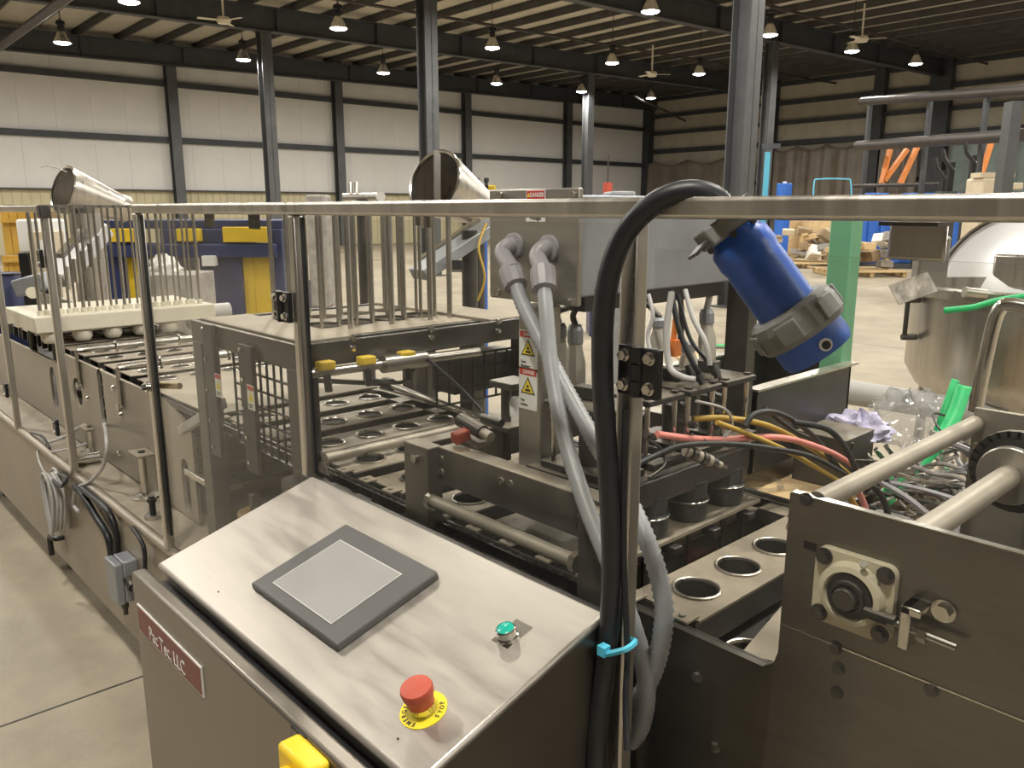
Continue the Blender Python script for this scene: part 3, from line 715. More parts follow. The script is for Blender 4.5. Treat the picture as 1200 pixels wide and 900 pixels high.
X0, PIT = -.685, .19
for k in range(-1, 25):
    x = X0-PIT*k
    if k < 0: continue
    covered = x < -1.72
    if fl0 is None:
        f_ = fl0 = flight_mesh(MB(), x, 1.0).build('cup_plate', 'dusty_plate', cv, smooth=30)
    else: f_ = piece('cup_plate', fl0, cv, (x-X0, 0, 0))
    for i, yc in enumerate(LANES):
        key = 'ring0' if not covered else 'ring1'
        if key not in globals():
            if not covered:
                g = MB().lathe(ring_prof[:6], (x, yc, 1.0), n=28).build('cup_rim', 'steel', f_); g2_ = MB().lathe(ring_prof[5:], (x, yc, 1.0), n=24).build('cup_well', 'dark_metal', f_)
            else:
                g = MB().lathe([(.0365, 0), (.0395, .0005), (.0395, .003), (.0365, .004), (.034, .001)], (x, yc, 1.0), n=28).build('cup_rim', 'steel', f_); g2_ = MB().lathe([(.0365, .001), (.0355, -.006), (0, -.006)], (x, yc, 1.0), n=24).build('cup_well', 'grey_insert', f_)
            globals()[key] = (g, g2_, Vector((x, yc, 0)))
        else:
            g, g2_, p0 = globals()[key]; d = Vector((x, yc, 0))-p0
            for s_, nm in ((g, 'cup_rim'), (g2_, 'cup_well')):
                o = bpy.data.objects.new(nm, s_.data); COL.objects.link(o); o.parent = f_
                o.location = ORG[s_.parent.name]+d-ORG[f_.name]; ORG[o.name] = ORG[cv.name]
    # chain tabs and clips at the near end
# carry bars under each plate and chain
cb = None
for k in range(0, 25):
    x = X0-PIT*k
    if cb is None: cb = MB().box(x-.058, x-.048, .955, 1.49, .945, .996).box(x+.048, x+.058, .955, 1.49, .945, .996).build('carry_bar', 'steel_dark', cv); 
    else: piece('carry_bar', cb, cv, (-PIT*k, 0, 0))
lk = None; pn = None
for yc in (.918, 1.498):
    for k in range(0, 88):
        x = -.50-.025*k
        if yc > 1 and k > 60: continue
        m_ = 0
        if lk is None:
            lk = MB().box(x-.014, x+.014, yc-.010, yc-.006, .985, 1.003).box(x-.014, x+.014, yc+.006, yc+.010, .985, 1.003).cyl((x-.0, yc-.012, .994), (x, yc+.012, .994), .0055, n=8).build('chain_link', 'steel_dark', cv, smooth=0); l0 = (x, yc)
        else: piece('chain_link', lk, cv, (x-l0[0], yc-l0[1], 0))
tb = None
for k in range(0, 24):
    x = X0+.045-PIT/2*k
    if tb is None:
        tb = MB().box(x-.017, x+.017, .926, .958, 1.003, 1.008).cyl((x, .938, 1.008), (x, .938, 1.012), .006, n=6).box(x-.017, x-.013, .926, .945, .99, 1.006).build('chain_tab', 'dusty_plate', cv, bevel=.0015); x0_ = x
    else: piece('chain_tab', tb, cv, (x-x0_, 0, 0))
# returning plate seen below the first one
rt = MB(); 
cp2 = flight_mesh(MB(), -.585, .93).build('return_plate', 'steel_dark', cv, smooth=30)
gg = MB().lathe(ring_prof[:6], (-.585, 1.04, .93), n=28).build('cup_rim', 'steel', cp2)
q = [PZ(u, v, .995) for u, v in ((856, 765), (914, 728), (912, 780))]
MB().plate([(p.x, p.y) for p in (PZ(868, 768, .99), PZ(912, 778, .99), PZ(935, 735, .99), PZ(926, 700, .99))], [], .003, (0, 0, .99), (1, 0, 0), (0, 1, 0)).build('end_plate', 'dusty_plate', cv, fix=True)
MB().box(-.76, -.47, 1.12, 1.5, .80, .81).build('drip_tray', 'steel_dusty', cv)
# ------------------------------------------------------------------ station frame over the chain (heavy bars)
st = thing('sealing_station', 'heavy dark steel bar frame with cap screws standing over the cup chain', 'machine frame', (-1.0, .95, 1.0))
MB().box(-1.262, -1.185, .88, .915, 1.0, 1.158).build('corner_block', 'steel_dusty', st, bevel=.002)
MB().box(-.80, -.735, .88, .915, 1.0, 1.15).build('corner_block', 'steel_dusty', st, bevel=.002)
MB().box(-1.185, -.735, .905, .945, 1.085, 1.158).build('front_bar', 'steel_dusty', st, bevel=.002)
MB().box(-1.262, -1.225, .915, 1.46, 1.085, 1.155).build('cross_bar', 'steel_dusty', st, bevel=.002)
MB().box(-1.262, -1.03, 1.43, 1.47, 1.085, 1.155).build('rear_bar', 'steel_dusty', st, bevel=.002)
MB().box(-1.09, -.97, .945, 1.1, 1.12, 1.132).build('support_plate', 'steel_dusty', st)
MB().cyl((-1.185, .885, 1.055), (-.80, .885, 1.055), .012, n=18).build('guide_rod', 'rod_tan', st)
for x in (-1.18, -.805): MB().cyl((x-.006, .885, 1.055), (x+.006, .885, 1.055), .018, n=8).build('rod_clamp', 'steel_bright', st)
sc0 = None
for (u, v) in ((517, 538), (517, 553), (587, 563), (598, 567), (680, 600), (680, 616)):
    q = PY(u, v, .905)
    s_ = MB().lathe([(0, .001), (.0035, .001), (.0035, .003), (.0075, .003), (.0085, 0)], (q.x, .905, q.z), (0, -1, 0), 16).build('cap_screw', 'steel_bright', st)
q = PY(488, 537, .88); MB().cyl((q.x, .88, q.z), (q.x, .872, q.z), .009, n=12).build('cap_screw', 'steel_bright', st)
# sensor lying on the chain: motor-like barrel and red block
sn = thing('sensor_unit', 'small grey barrel sensor with red block lying over the cup plates', 'sensor', PZ(552, 515, 1.157))
p0, p1 = PZ(540, 492, 1.195), PZ(566, 507, 1.185)
MB().cyl(p0, p1, .0145, n=16).build('barrel', 'dark_metal', sn); MB().cyl(p1, p1+(p1-p0)*.35, .010, n=14).build('nose', 'rod_tan', sn)
p2 = PZ(540, 511, 1.175); MB().obox(p2, (.022, .034, .022), (p1-p0), (0, 1, .2)).build('red_block', 'red_button', sn, bevel=.003, label='red plastic block')
MB().obox(PZ(556, 515, 1.16), (.06, .03, .012), (p1-p0), (0, 1, 0)).build('mount_plate', 'rod_tan', sn)
MB().cyl(PZ(565, 489, 1.195), PZ(588, 496, 1.195), .008, n=12).build('connector', 'dark_metal', sn)
# ------------------------------------------------------------------ warning signs
def warn_sign(name, c, w, hgt, head, lines, parent=None, label=None, axis='y', tri=True):
    """upright sticker facing -Y (axis y) with red head, yellow triangle and print; parts of parent"""
    c = Vector(c); ux, nz = Vector((1, 0, 0)), Vector((0, -1, 0)); uy = Vector((0, 0, 1))
    s = MB().obox(c, (w, hgt, .0012), ux, uy).build(name, 'white_paint', parent)
    hc = c+uy*(hgt*.40)+nz*.0007; MB().obox(hc, (w*.92, hgt*.15, .0006), ux, uy).build('red_head', 'sign_red', s)
    text_mesh(head, hgt*.12, hc+nz*.0004+ux*w*.05, ux, uy, 'white_paint', s, th=.0001, bold=.0002, sx=.8)
    if tri:
        tcn = c+uy*hgt*.06+nz*.0006; R = min(w*.40, hgt*.24)
        MB().plate([(-R, -R*.75), (R, -R*.75), (0, R*.95)], [], .0004, tcn, ux, uy).build('triangle_edge', 'sign_black', s)
        MB().plate([(-R*.8, -R*.63), (R*.8, -R*.63), (0, R*.72)], [], .0006, tcn, ux, uy).build('triangle', 'sign_yellow', s)
        MB().cyl(tcn+nz*.0004+uy*-.0*R, tcn+nz*.0009, R*.16, n=10).obox(tcn+nz*.0006-uy*R*.38, (R*.7, R*.22, .0006), ux, uy).build('pictogram', 'sign_black', s)
    for i, ln in enumerate(lines):
        text_mesh(ln, hgt*.095, c-uy*hgt*(.29+.105*i)+nz*.0008-ux*w*.40, ux, uy, 'sign_black', s, th=.0001, bold=.0002, align='LEFT', sx=.85)
    return s
# ------------------------------------------------------------------ electrical box with its post
BX0, BX1, BY0, BY1, BZ0, BZ1 = -1.185, -.965, 1.045, 1.60, 1.432, 1.636
eb = thing('electrical_box', 'stainless electrical box with danger sign and two conduit elbows', 'electrical box', (-1.075, 1.3, BZ0))
MB().box(BX0, BX1, BY0+.012, BY1, BZ0+.015, BZ1-.012).build('enclosure', 'zinc_box', eb, bevel=.004)
MB().box(BX0-.008, BX1+.004, BY0, BY0+.012, BZ0, BZ1).build('front_door', 'steel_brushed_box', eb, bevel=.003)
for (u, v) in ((584, 342), (666, 354), (587, 229), (672, 229)):
    q = PY(u, v, BY0); MB().cyl((q.x, BY0, q.z), (q.x, BY0-.006, q.z), .0075, n=12).build('door_screw', 'steel_bright', eb)
q = PY(628, 243, BY0)
ds = MB().box(q.x-.0245, q.x+.0245, BY0-.001, BY0, 1.578, 1.634).build('danger_sign', 'white_paint', eb, label='DANGER High Voltage sign')
MB().box(q.x-.0225, q.x+.0225, BY0-.0016, BY0-.001, 1.617, 1.632).build('red_head', 'sign_red', ds)
text_mesh('DANGER', .0105, (q.x+.004, BY0-.0019, 1.6245), (1, 0, 0), (0, 0, 1), 'white_paint', ds, th=.0001, bold=.0003, sx=.85)
MB().plate([(-.004, -.0035), (.004, -.0035), (0, .004)], [], .0004, (q.x-.0175, BY0-.0016, 1.6245), (1, 0, 0), (0, 0, 1)).build('triangle', 'sign_yellow', ds)
text_mesh('Voltage.', .0105, (q.x, BY0-.0012, 1.5845), (1, 0, 0), (0, 0, 1), 'sign_black', ds, th=.0001, bold=.0003, sx=.9)
text_mesh('High', .0105, (q.x, BY0-.0012, 1.597), (1, 0, 0), (0, 0, 1), 'sign_black', ds, th=.0001, bold=.0003, sx=.9)
pp = thing('sign_post', 'flat stainless upright with two yellow warning stickers under the electrical box', 'post', (-1.03, 1.0, 1.13))
MB().box(-1.063, -1.004, 1.0, 1.05, 1.128, BZ0).build('upright', 'steel_brushed_box', pp, bevel=.003)
q = PY(620, 413, 1.0); warn_sign('warning_sticker', (-1.036, .9994, PY(620, 411, 1.0).z), .047, .073, 'DANGER', ['Open', 'Machinery'], pp)
warn_sign('warning_sticker', (-1.036, .9994, PY(621, 456, 1.0).z), .047, .077, 'DANGER', ['Hot', 'Surface.'], pp)
# rear leg of the box
MB().box(-.99, -.935, 1.565, 1.60, 1.0, 1.45).build('rear_leg', 'steel_dark', eb)
# cable gland bar along the underside
MB().box(BX1-.04, BX1-.005, BY0+.03, BY1-.09, BZ0-.012, BZ0+.016).build('gland_bar', 'dark_metal', eb)
# ------------------------------------------------------------------ grey flexible conduits
def conduit(label, start, nutpos, path, ribbed, r=.0142, rim=.0):
    t = thing('flexible_conduit', label, 'conduit', nutpos, 'grey conduits from the electrical box')
    s = Vector(start); n_ = Vector(nutpos)
    MB().lathe([(0, .0), (.024, .0), (.024, .006), (.019, .008), (0, .008)], s, (0, -1, 0), 24).build('wall_flange', 'conduit_fit', t)
    el = catmull([s+Vector((0, -.002, 0)), s+Vector((0, -.018, -.001)), s+Vector((0, -.030, -.014)), Vector((n_.x, n_.y, n_.z+.012))], 6)
    MB().tube(el, .0155, 16).build('elbow', 'conduit_fit', t)
    d = (Vector(path[0])-n_).normalized()
    MB().lathe([(.016, -.020), (.0225, -.018), (.0235, .0), (.0215, .022), (.0145, .025)], n_, d, 12).build('gland_nut', 'conduit_fit', t, smooth=20)
    pts = catmull([n_+d*.012]+[Vector(p) for p in path], 26)
    # even resampling
    L_ = [0]
    for i in range(1, len(pts)): L_.append(L_[-1]+(pts[i]-pts[i-1]).length)
    step = .005 if ribbed else .008; out = []; i = 0; d_ = 0
    while d_ < L_[-1]:
        while L_[i+1] < d_: i += 1
        f = (d_-L_[i])/max(1e-9, L_[i+1]-L_[i]); out.append(pts[i].lerp(pts[i+1], f)); d_ += step
    MB().tube(out, r, 14, rf=(lambda i: r*(1.0 if i % 2 else .84)) if ribbed else (lambda i: r*(.95 if i % 2 else .91))).build('flex_tube', 'conduit_grey', t, smooth=80)
    return t
s1, s2_ = PY(603, 288, BY0), PY(644, 291, BY0)
n1_, n2_ = PY(601, 325, 1.0), PY(637, 326, 1.0)
conduit('ribbed grey conduit from the left elbow of the electrical box, looping behind the post', s1, n1_,
    [PY(615, 362, .98), PY(634, 400, .965), PY(664, 458, .945), PY(703, 528, .915), PY(742, 597, .88), PY(768, 662, .855), PY(778, 722, .845), PY(766, 785, .84), PY(741, 828, .835), PY(727, 806, .83)], True)
conduit('smoother grey conduit from the right elbow of the electrical box, hanging lowest', s2_, n2_,
    [PY(640, 365, .975), PY(646, 430, .945), PY(661, 510, .905), PY(686, 590, .87), PY(716, 665, .845), PY(742, 735, .832), PY(757, 795, .83), PY(752, 848, .83), PY(736, 872, .83)], False)
# ------------------------------------------------------------------ blue power plug with thick black cable
A_ = PY(858, 272, .80); E_ = PY(952, 402, .85); ax = (E_-A_).normalized(); ln = (E_-A_).length
pg = thing('power_plug', 'large blue industrial power plug with thick black cable looped over the rail', 'power plug', E_)
MB().lathe([(.0, -.0), (.026, .0), (.029, .006), (.034, .013), (.035, .030), (.033, .038), (.0335, .044), (.0335, .10), (.036, .118), (.040, .126), (.0, .126)], A_, ax, 32).build('plug_body', 'plug_blue', pg)
MB().lathe([(.0, .100), (.042, .102), (.048, .106), (.051, .116), (.051, .132), (.048, .138), (.0, .139)], A_, ax, 18).build('locking_ring', 'plug_grey', pg, smooth=15)
u_, w_, d_ = basis(ax)
for k in range(6):
    a = k*math.pi/3+.25; rd = u_*math.cos(a)+w_*math.sin(a); MB().obox(A_+ax*.121+rd*.050, (.024, .026, .004), ax, ax.cross(rd)).build('grip_rib', 'plug_grey', pg, bevel=.002)
MB().lathe([(.041, .136), (.041, .160), (.038, .166), (.034, .166), (.033, .145)], A_, ax, 28).build('nose_sleeve', 'plug_blue', pg)
view = (CAM-(A_+ax*.152)).normalized(); sd = (view-ax*view.dot(ax)).normalized()
sd2 = (sd+ax.cross(sd)*-.25).normalized(); MB().lathe([(0, .001), (.007, .001), (.007, -.004)], A_+ax*.154+sd2*.041, sd2, 16).build('hole_mark', 'white_paint', pg)
MB().lathe([(0, .0016), (.0048, .0016)], A_+ax*.1545+sd2*.041+u_*.0, sd2, 14).build('hole', 'sign_black', pg)
# cord clamp at its top
cl = A_-ax*.004
hor = (_r-ax*_r.dot(ax)).normalized()
MB().obox(cl-ax*.006, (.022, .066, .05), ax, hor).build('cord_clamp', 'plug_grey', pg, bevel=.003)
MB().obox(cl-ax*.010-hor*.01+ax.cross(hor)*-.0, (.004, .085, .045), ax+hor*.25, hor).build('clamp_plate', 'steel_dark', pg, bevel=.001)
for s_ in (-.03, .0, .026): MB().cyl(cl+ax*.006+hor*s_+sd*.024, cl+ax*.006+hor*s_+sd*.031, .004, n=8).build('clamp_screw', 'steel_dark', pg)
cab = [PY(700, 940, .725), PY(701, 860, .735), PY(712, 760, .742), PY(717, 660, .744), PY(712, 540, .74), PY(706, 440, .733), PY(709, 350, .730), PY(728, 282, .735), PY(765, 240, .750), PY(805, 225, .768), PY(838, 232, .785), PY(855, 256, .797), A_-ax*.002]
MB().tube(catmull(cab, 12), .0132, 16).build('cable', 'black_rubber', pg, smooth=80)
zt = tag(MB().tube(catmull([PY(704, 762, .727), PY(711, 766, .722), PY(722, 764, .724), PY(735, 760, .728), PY(744, 752, .75), PY(735, 750, .79), PY(716, 752, .775), PY(704, 757, .745)], 6, True), .0042, 6, True).box(PY(708, 762, .722).x-.006, PY(708, 762, .722).x+.006, .715, .727, PY(708, 762, .722).z-.006, PY(708, 762, .722).z+.007).build('cable_tie', 'zip_blue'), 'light blue cable tie holding the black cable to the post', 'cable tie')
cs = tag(MB().tube(catmull([PY(735, 880, .70), PY(733, 820, .722), PY(735, 760, .74), PY(731, 640, .752), PY(733, 480, .75)], 8), .004, 8).build('thin_cable', 'black_rubber'), 'thin black cable running down the main guard post', 'cable')
# ------------------------------------------------------------------ filler heads: top plates on rods, over one bar
fh = []
xa, xb = -.985, -.845
for i, y in enumerate(LANES):
    t = thing('filling_station', ['filler head plate hidden behind the hinge, nearest the guard post', 'second filler head plate from the guard post', 'third filler head plate, with black hoses plugged in', 'farthest filler head plate, beside the stainless chute'][i], 'filler head', (-.9, y, 1.1), 'four filler heads on rods')
    zt_ = 1.272
    MB().box(xa, xb, y-.053, y+.053, zt_-.012, zt_).build('top_plate', 'dark_metal', t, bevel=.003)
    for (x, yy) in ((xb-.014, y-.04), (xb-.014, y+.04), (xa+.014, y-.04), (xa+.014, y+.04)):
        MB().cyl((x, yy, 1.155), (x, yy, zt_-.012), .0052, n=10).build('rod', 'steel_bright', t)
        MB().cyl((x, yy, zt_), (x, yy, zt_+.004), .008, n=6).build('rod_nut', 'dark_metal', t)
    MB().box(xa-.01, xb+.012, y-.048, y+.048, 1.145, 1.158).build('foot_plate', 'dark_metal', t, bevel=.002)
    MB().cyl((-.915, y, 1.158), (-.915, y, 1.228), .024, n=18).cyl((-.915, y, 1.225), (-.915, y, 1.26), .009, n=10).build('air_cylinder', 'steel_dark', t)
    MB().obox((-.93, y+.005, 1.285), (.045, .028, .022), (1, .2, 0), (0, 1, 0)).build('valve_block', 'dark_metal', t, bevel=.002)
    for k in range(3):
        zz = 1.178+.026*k; xx = xb-.012-.02*k
        MB().cyl((xx, y-.03, zz), (xx+.03, y-.036, zz), .0075, n=10).cyl((xx+.03, y-.036, zz), (xx+.036, y-.037, zz), .0055, n=6).build('air_fitting', 'steel_dark' if k else 'black_plastic', t)
    # black nozzle cups under the bar
    if i == 3: continue
    MB().lathe([(.037, .0), (.039, .012), (.039, .034), (.041, .036), (.041, .041), (.037, .043), (.036, .074), (.0, .074)], (-.836, y+.06, 1.034), n=24).build('nozzle_cup', 'dark_cup', t)
    MB().torus((-.836, y+.06, 1.034+.039), (0, 0, 1), .0405, .0016, 24, 6).build('cup_ring', 'steel_bright', t)
fb = thing('filler_bar', 'dark flat steel bar carrying the filler heads', 'bar', (-.8, 1.2, 1.06))
MB().box(-.820, -.806, .95, 1.385, 1.099, 1.145).build('bar_face', 'steel_dark', fb, bevel=.002)
MB().box(-1.02, -.82, .98, 1.47, 1.131, 1.144).build('bar_top', 'dark_metal', fb)
lpz = thing('nozzle_table', 'dusty steel table plate under the black nozzle cups', 'plate', (-.85, 1.2, 1.03))
MB().box(-1.05, -.79, .945, 1.41, 1.026, 1.034).build('plate', 'dusty_plate', lpz, bevel=.001)
for y in (1.06, 1.19, 1.30, 1.37): MB().cyl((-.805, y, .80), (-.805, y, 1.026), .006, n=10).build('rod', 'steel_dark', lpz)
for y in (1.12, 1.24, 1.36): MB().obox((-.792, y, 1.012), (.03, .022, .016), (1, 0, 0), (0, 1, 0)).build('lug', 'steel_dark', lpz, bevel=.002)
MB().cyl((-.80, 1.1, .82), (-.72, 1.14, .97), .008, n=10).build('brace', 'steel', lpz)
# proximity sensor barrel
p0, p1 = PX(803, 528, -.80), PX(846, 546, -.775)
pxs = thing('proximity_sensor', 'ribbed steel sensor barrel sticking out between filler heads', 'sensor', p1)
for k in range(7):
    a, b = p0.lerp(p1, k/7), p0.lerp(p1, (k+.75)/7); MB().cyl(a, b, (.010, .012, .011, .012, .011, .009, .007)[k], n=12).build('barrel_section', 'steel_dark' if k % 2 else 'rod_tan', pxs)
MB().cyl(p1, p1+(p1-p0)*.12, .004, n=8).build('tip', 'steel_bright', pxs)
# chute trough behind on the right and wooden box with sheet
tr = thing('discharge_trough', 'stainless open trough behind the filler heads', 'trough', PZ(930, 470, 1.05))
g0 = PY(800, 470, 1.62)
MB().box(-.952, -.94, 1.62, 2.10, 1.0, 1.2).box(-1.19, -1.178, 1.62, 2.10, 1.0, 1.22).box(-1.19, -.94, 1.62, 1.632, 1.0, 1.2).box(-1.19, -.94, 2.09, 2.10, 1.0, 1.2).box(-1.18, -.95, 1.63, 2.09, 1.0, 1.01).build('trough_shell', 'steel_dark', tr)
MB().box(-.958, -.925, 1.61, 2.11, 1.198, 1.203).box(-1.2, -1.17, 1.61, 2.11, 1.218, 1.223).build('folded_edge', 'steel', tr)
MB().box(-.93, -.80, 1.80, 1.95, .952, 1.075).build('support_block', 'tower_steel', tr, bevel=.003)
for x in (-1.15, -1.0):
    for y in (1.66, 2.06): MB().cyl((x, y, 0 if x < -1.1 or y > 2 else .951), (x, y, 1.0), .016, n=10).build('leg', 'steel_dark', tr)
# ------------------------------------------------------------------ connectors and hoses above the filler heads
def hood(u, v0, v1, y, label, wd=.019):
    a, b = PY(u, v0, y), PY(u+1, v1, y); t = thing('cable_connector', label, 'connector', b, 'grey cable connectors under the electrical box')
    H = (a-b).length; d = (a-b).normalized()
    MB().lathe([(.0, 0), (wd*.95, 0), (wd, H*.25), (wd, H*.45), (wd*.72, H*.66), (wd*.72, H*.72), (0, H*.72)], b, d, 8).build('hood', 'connector_pale', t, smooth=20)
    MB().lathe([(wd*.7, H*.72), (wd*.82, H*.74), (wd*.82, H*.92), (wd*.6, H), (0, H)], b, d, 12).build('gland', 'zinc_box', t, smooth=20)
    return a
hoods = [(674, 380, 462, 1.13, 'long pale connector right of the conduits, beside the black cable'), (655, 378, 440, 1.16, 'pale connector half hidden behind the smoother conduit'),
         (773, 372, 412, 1.25, 'pale connector just right of the guard post'), (828, 362, 425, 1.48, 'pale connector farthest right under the box'), (806, 400, 440, 1.36, 'pale slanted connector with orange plug above it')]
tops = [hood(*h_) for h_ in hoods]
def hose(pts, r, mt, label, cat='hose', nm='hose', grp=None, n=8):
    return tag(MB().tube(catmull(pts, 8), r, n).build(nm, mt, smooth=80), label, cat, grp)
hose([tops[0], PY(672, 368, 1.13), PY(684, 352, 1.12), PY(700, 338, 1.1)], .006, 'steel_dark', 'dark cable from the long pale connector up to the box', 'cable', 'cable')
hose([tops[1], PY(654, 366, 1.16), PY(668, 360, 1.15), PY(690, 352, 1.13), PY(706, 330, 1.12)], .006, 'dark_metal', 'dark cable arching over the two pale connectors', 'cable', 'cable')
hose([tops[2], PY(768, 366, 1.25), PY(760, 358, 1.25), PY(750, 356, 1.25)], .006, 'dark_metal', 'short dark cable into the connector beside the post', 'cable', 'cable')
hose([tops[3], PY(831, 350, 1.48), PY(832, 336, 1.48)], .007, 'wire_grey', 'grey cable into the farthest connector', 'cable', 'cable')
hose([PY(803, 340, 1.3), PY(812, 372, 1.28), PY(827, 402, 1.27), PY(832, 428, 1.27)], .005, 'wire_grey', 'grey hose curving down in front of the box leg')
hose([PY(787, 342, 1.2), PY(781, 390, 1.18), PY(785, 430, 1.17), PY(800, 442, 1.16), PY(815, 445, 1.17)], .006, 'wire_grey', 'grey green hose drooping just right of the black hinge')
hose([PY(786, 340, 1.25), PY(797, 390, 1.24), PY(812, 425, 1.24), PY(820, 438, 1.25)], .0055, 'black_rubber', 'black hose running down onto the third filler head')
hose([PY(794, 345, 1.3), PY(808, 395, 1.3), PY(826, 420, 1.3), PY(845, 445, 1.3)], .004, 'black_rubber', 'black hose with knurled end beside the orange plug')
hose([PY(760, 345, 1.2), PY(765, 370, 1.19), PY(759, 395, 1.18), PY(766, 425, 1.17)], .004, 'wire_grey', 'grey hose close behind the guard post')
hose([PY(797, 345, 1.4), PY(799, 380, 1.4), PY(795, 410, 1.39)], .006, 'dark_metal', 'thick dark hose hanging behind the orange plug')
for k, (u, v) in enumerate(((818, 436), (806, 428), (836, 428))):
    q = PY(u, v, 1.27); tag(MB().cyl(q, q+Vector((.012, 0, -.022)), .007, n=10).cyl(q+Vector((.004, 0, -.008)), q+Vector((.008, 0, -.016)), .009, n=12).build('hose_fitting', 'dark_metal'), 'small dark hose fitting %s' % ('above the third filler plate', 'left of the knurled hose end', 'below the grey curved hose')[k], 'fitting', 'hose fittings')
q = PY(789, 405, 1.3); tag(MB().box(q.x-.012, q.x+.012, q.y-.01, q.y+.01, q.z-.02, q.z+.012).cyl(q+Vector((0, 0, .012)), q+Vector((.004, 0, .06)), .006, n=10).build('orange_plug', 'wire_orange'), 'small orange plug among the hoses right of the hinge', 'plug')
# hoses running right to the heap
hose([PX(812, 491, -.86), PX(850, 490, -.84), PX(900, 499, -.82), PX(945, 522, -.80), PX(985, 548, -.79), PX(1005, 566, -.78)], .0062, 'wire_yellow', 'upper yellow hose arching from the filler heads')
hose([PX(840, 495, -.82), PX(880, 510, -.80), PX(925, 530, -.78), PX(965, 553, -.76), PX(1000, 575, -.74)], .0052, 'wire_yellow', 'lower yellow hose beneath the upper one')
hose([PX(770, 509, -.84), PX(810, 514, -.83), PX(850, 515, -.82), PX(900, 512, -.80), PX(940, 518, -.78), PX(985, 536, -.77), PX(1015, 560, -.76)], .0065, 'wire_pink', 'pink hose running from behind the guard post to the cable heap')
MB_ = hose([PX(745, 545, -.80), PX(768, 534, -.80), PX(800, 522, -.79), PX(850, 520, -.79), PX(900, 525, -.78), PX(950, 535, -.76), PX(990, 556, -.75)], .0055, 'black_rubber', 'black hose below the pink one')
hose([PX(872, 500, -.80), PX(885, 485, -.80), PX(910, 484, -.80), PX(940, 500, -.79), PX(965, 525, -.78), PX(980, 552, -.77)], .006, 'black_rubber', 'black hose looping over the yellow ones')
hose([PX(895, 478, -.84), PX(930, 505, -.82), PX(960, 520, -.80), PX(985, 550, -.78), PX(995, 560, -.77)], .005, 'black_rubber', 'black hose straight from the farthest filler head')
hose([PX(930, 495, -.70), PX(970, 503, -.66), PX(990, 525, -.64), PX(1002, 548, -.63), PX(1008, 572, -.62)], .006, 'black_rubber', 'rightmost black hose bending down to the tan rod')
hose([PX(760, 515, -.82), PX(775, 527, -.82), PX(779, 545, -.81), PX(760, 560, -.81)], .003, 'dark_metal', 'thin dark wire loop beside the guard post')
hose([PX(816, 470, -.83), PX(850, 480, -.82), PX(858, 500, -.82), PX(845, 515, -.82)], .0028, 'wire_grey', 'thin grey wire between the second and third head')
# yellow/pink tails beneath the tan rod
hose([PX(1000, 568, -.6), PX(1012, 590, -.6), PX(1022, 625, -.6)], .006, 'wire_pink', 'pink hose tail below the tan rod')
hose([PX(990, 568, -.62), PX(1000, 590, -.62), PX(1018, 612, -.62)], .0055, 'wire_yellow', 'yellow hose tail below the tan rod')
hose([PX(1003, 560, -.58), PX(1025, 572, -.56), PX(1037, 590, -.55), PX(1040, 602, -.55)], .006, 'black_rubber', 'black hose tail below the tan rod')
# ------------------------------------------------------------------ press tower with rod magazine
TX0, TX1, TY0, TY1, TZ = -2.265, -1.655, .872, 1.632, 1.298
tw = thing('press_tower', 'dusty steel press tower on legs with black mesh and rod magazine', 'press tower', (-1.96, 1.25, .63))
for x in (TX0, TX1-.06):
    for y in (TY0, TY1-.05):
        MB().box(x, x+.06, y, y+.05, .62 if y > 1 else .63, TZ-.06).build('leg', 'tower_steel', tw, bevel=.002)
MB().box(TX0, TX1, TY0, TY0+.014, TZ-.06, TZ).build('front_beam', 'tower_steel', tw, bevel=.002)
MB().box(TX1-.014, TX1, TY0+.014, TY1, TZ-.056, TZ).build('side_beam', 'steel_dark', tw, bevel=.002)
MB().box(TX0, TX0+.014, TY0+.014, TY1, TZ-.07, TZ).build('side_beam', 'steel_dark', tw, bevel=.002)
MB().box(TX0, TX1, TY1-.014, TY1, TZ-.07, TZ).build('rear_beam', 'steel_dusty', tw, bevel=.002)
MB().box(TX1-.075, TX1-.062, TY0+.1, TY1-.13, TZ-.07, TZ-.004).build('inner_beam', 'steel_dark', tw)
MB().box(TX0+.03, TX1-.02, TY0+.016, 1.03, TZ-.008, TZ+.006).build('cover_plate', 'dusty_plate', tw, bevel=.002)
MB().box(TX0+.03, TX1-.02, 1.47, TY1-.02, TZ-.008, TZ+.004).build('cover_plate', 'dusty_plate', tw, bevel=.002)
# lane plate with round holes in the top
ys = LANES
MB().plate([(TX0+.03, 1.035), (TX1-.09, 1.035), (TX1-.09, 1.465), (TX0+.03, 1.465)], [circ(-1.93, y+.0, .048) for y in (1.092, 1.199, 1.306, 1.413)]+[circ(-2.10, y+.0, .048) for y in (1.092, 1.199, 1.306, 1.413)], .008, (0, 0, TZ-.012), (1, 0, 0), (0, 1, 0)).build('lane_plate', 'dusty_plate', tw)
for yy in (1.092, 1.199, 1.306, 1.413):
    MB().torus((-1.93, yy, TZ-.002), (0, 0, 1), .049, .003, 24, 6).build('lane_ring', 'dark_metal', tw)
    for k in range(6):
        a = k*math.pi/3+.5; MB().cyl((-1.93+.054*math.cos(a), yy+.050*math.sin(a), TZ-.01), (-1.93+.054*math.cos(a), yy+.050*math.sin(a), 1.598), .005, n=8).build('magazine_rod', 'rod_zinc', tw)
        MB().cyl((-2.10+.054*math.cos(a), yy+.050*math.sin(a), TZ-.01), (-2.10+.054*math.cos(a), yy+.050*math.sin(a), 1.598), .005, n=8).build('magazine_rod', 'rod_zinc', tw)
for yy in (1.12, 1.25, 1.38, 1.45):
    MB().cyl((-1.83, yy, TZ-.01), (-1.83, yy, 1.595), .008, n=8).build('magazine_rod', 'rod_zinc', tw)
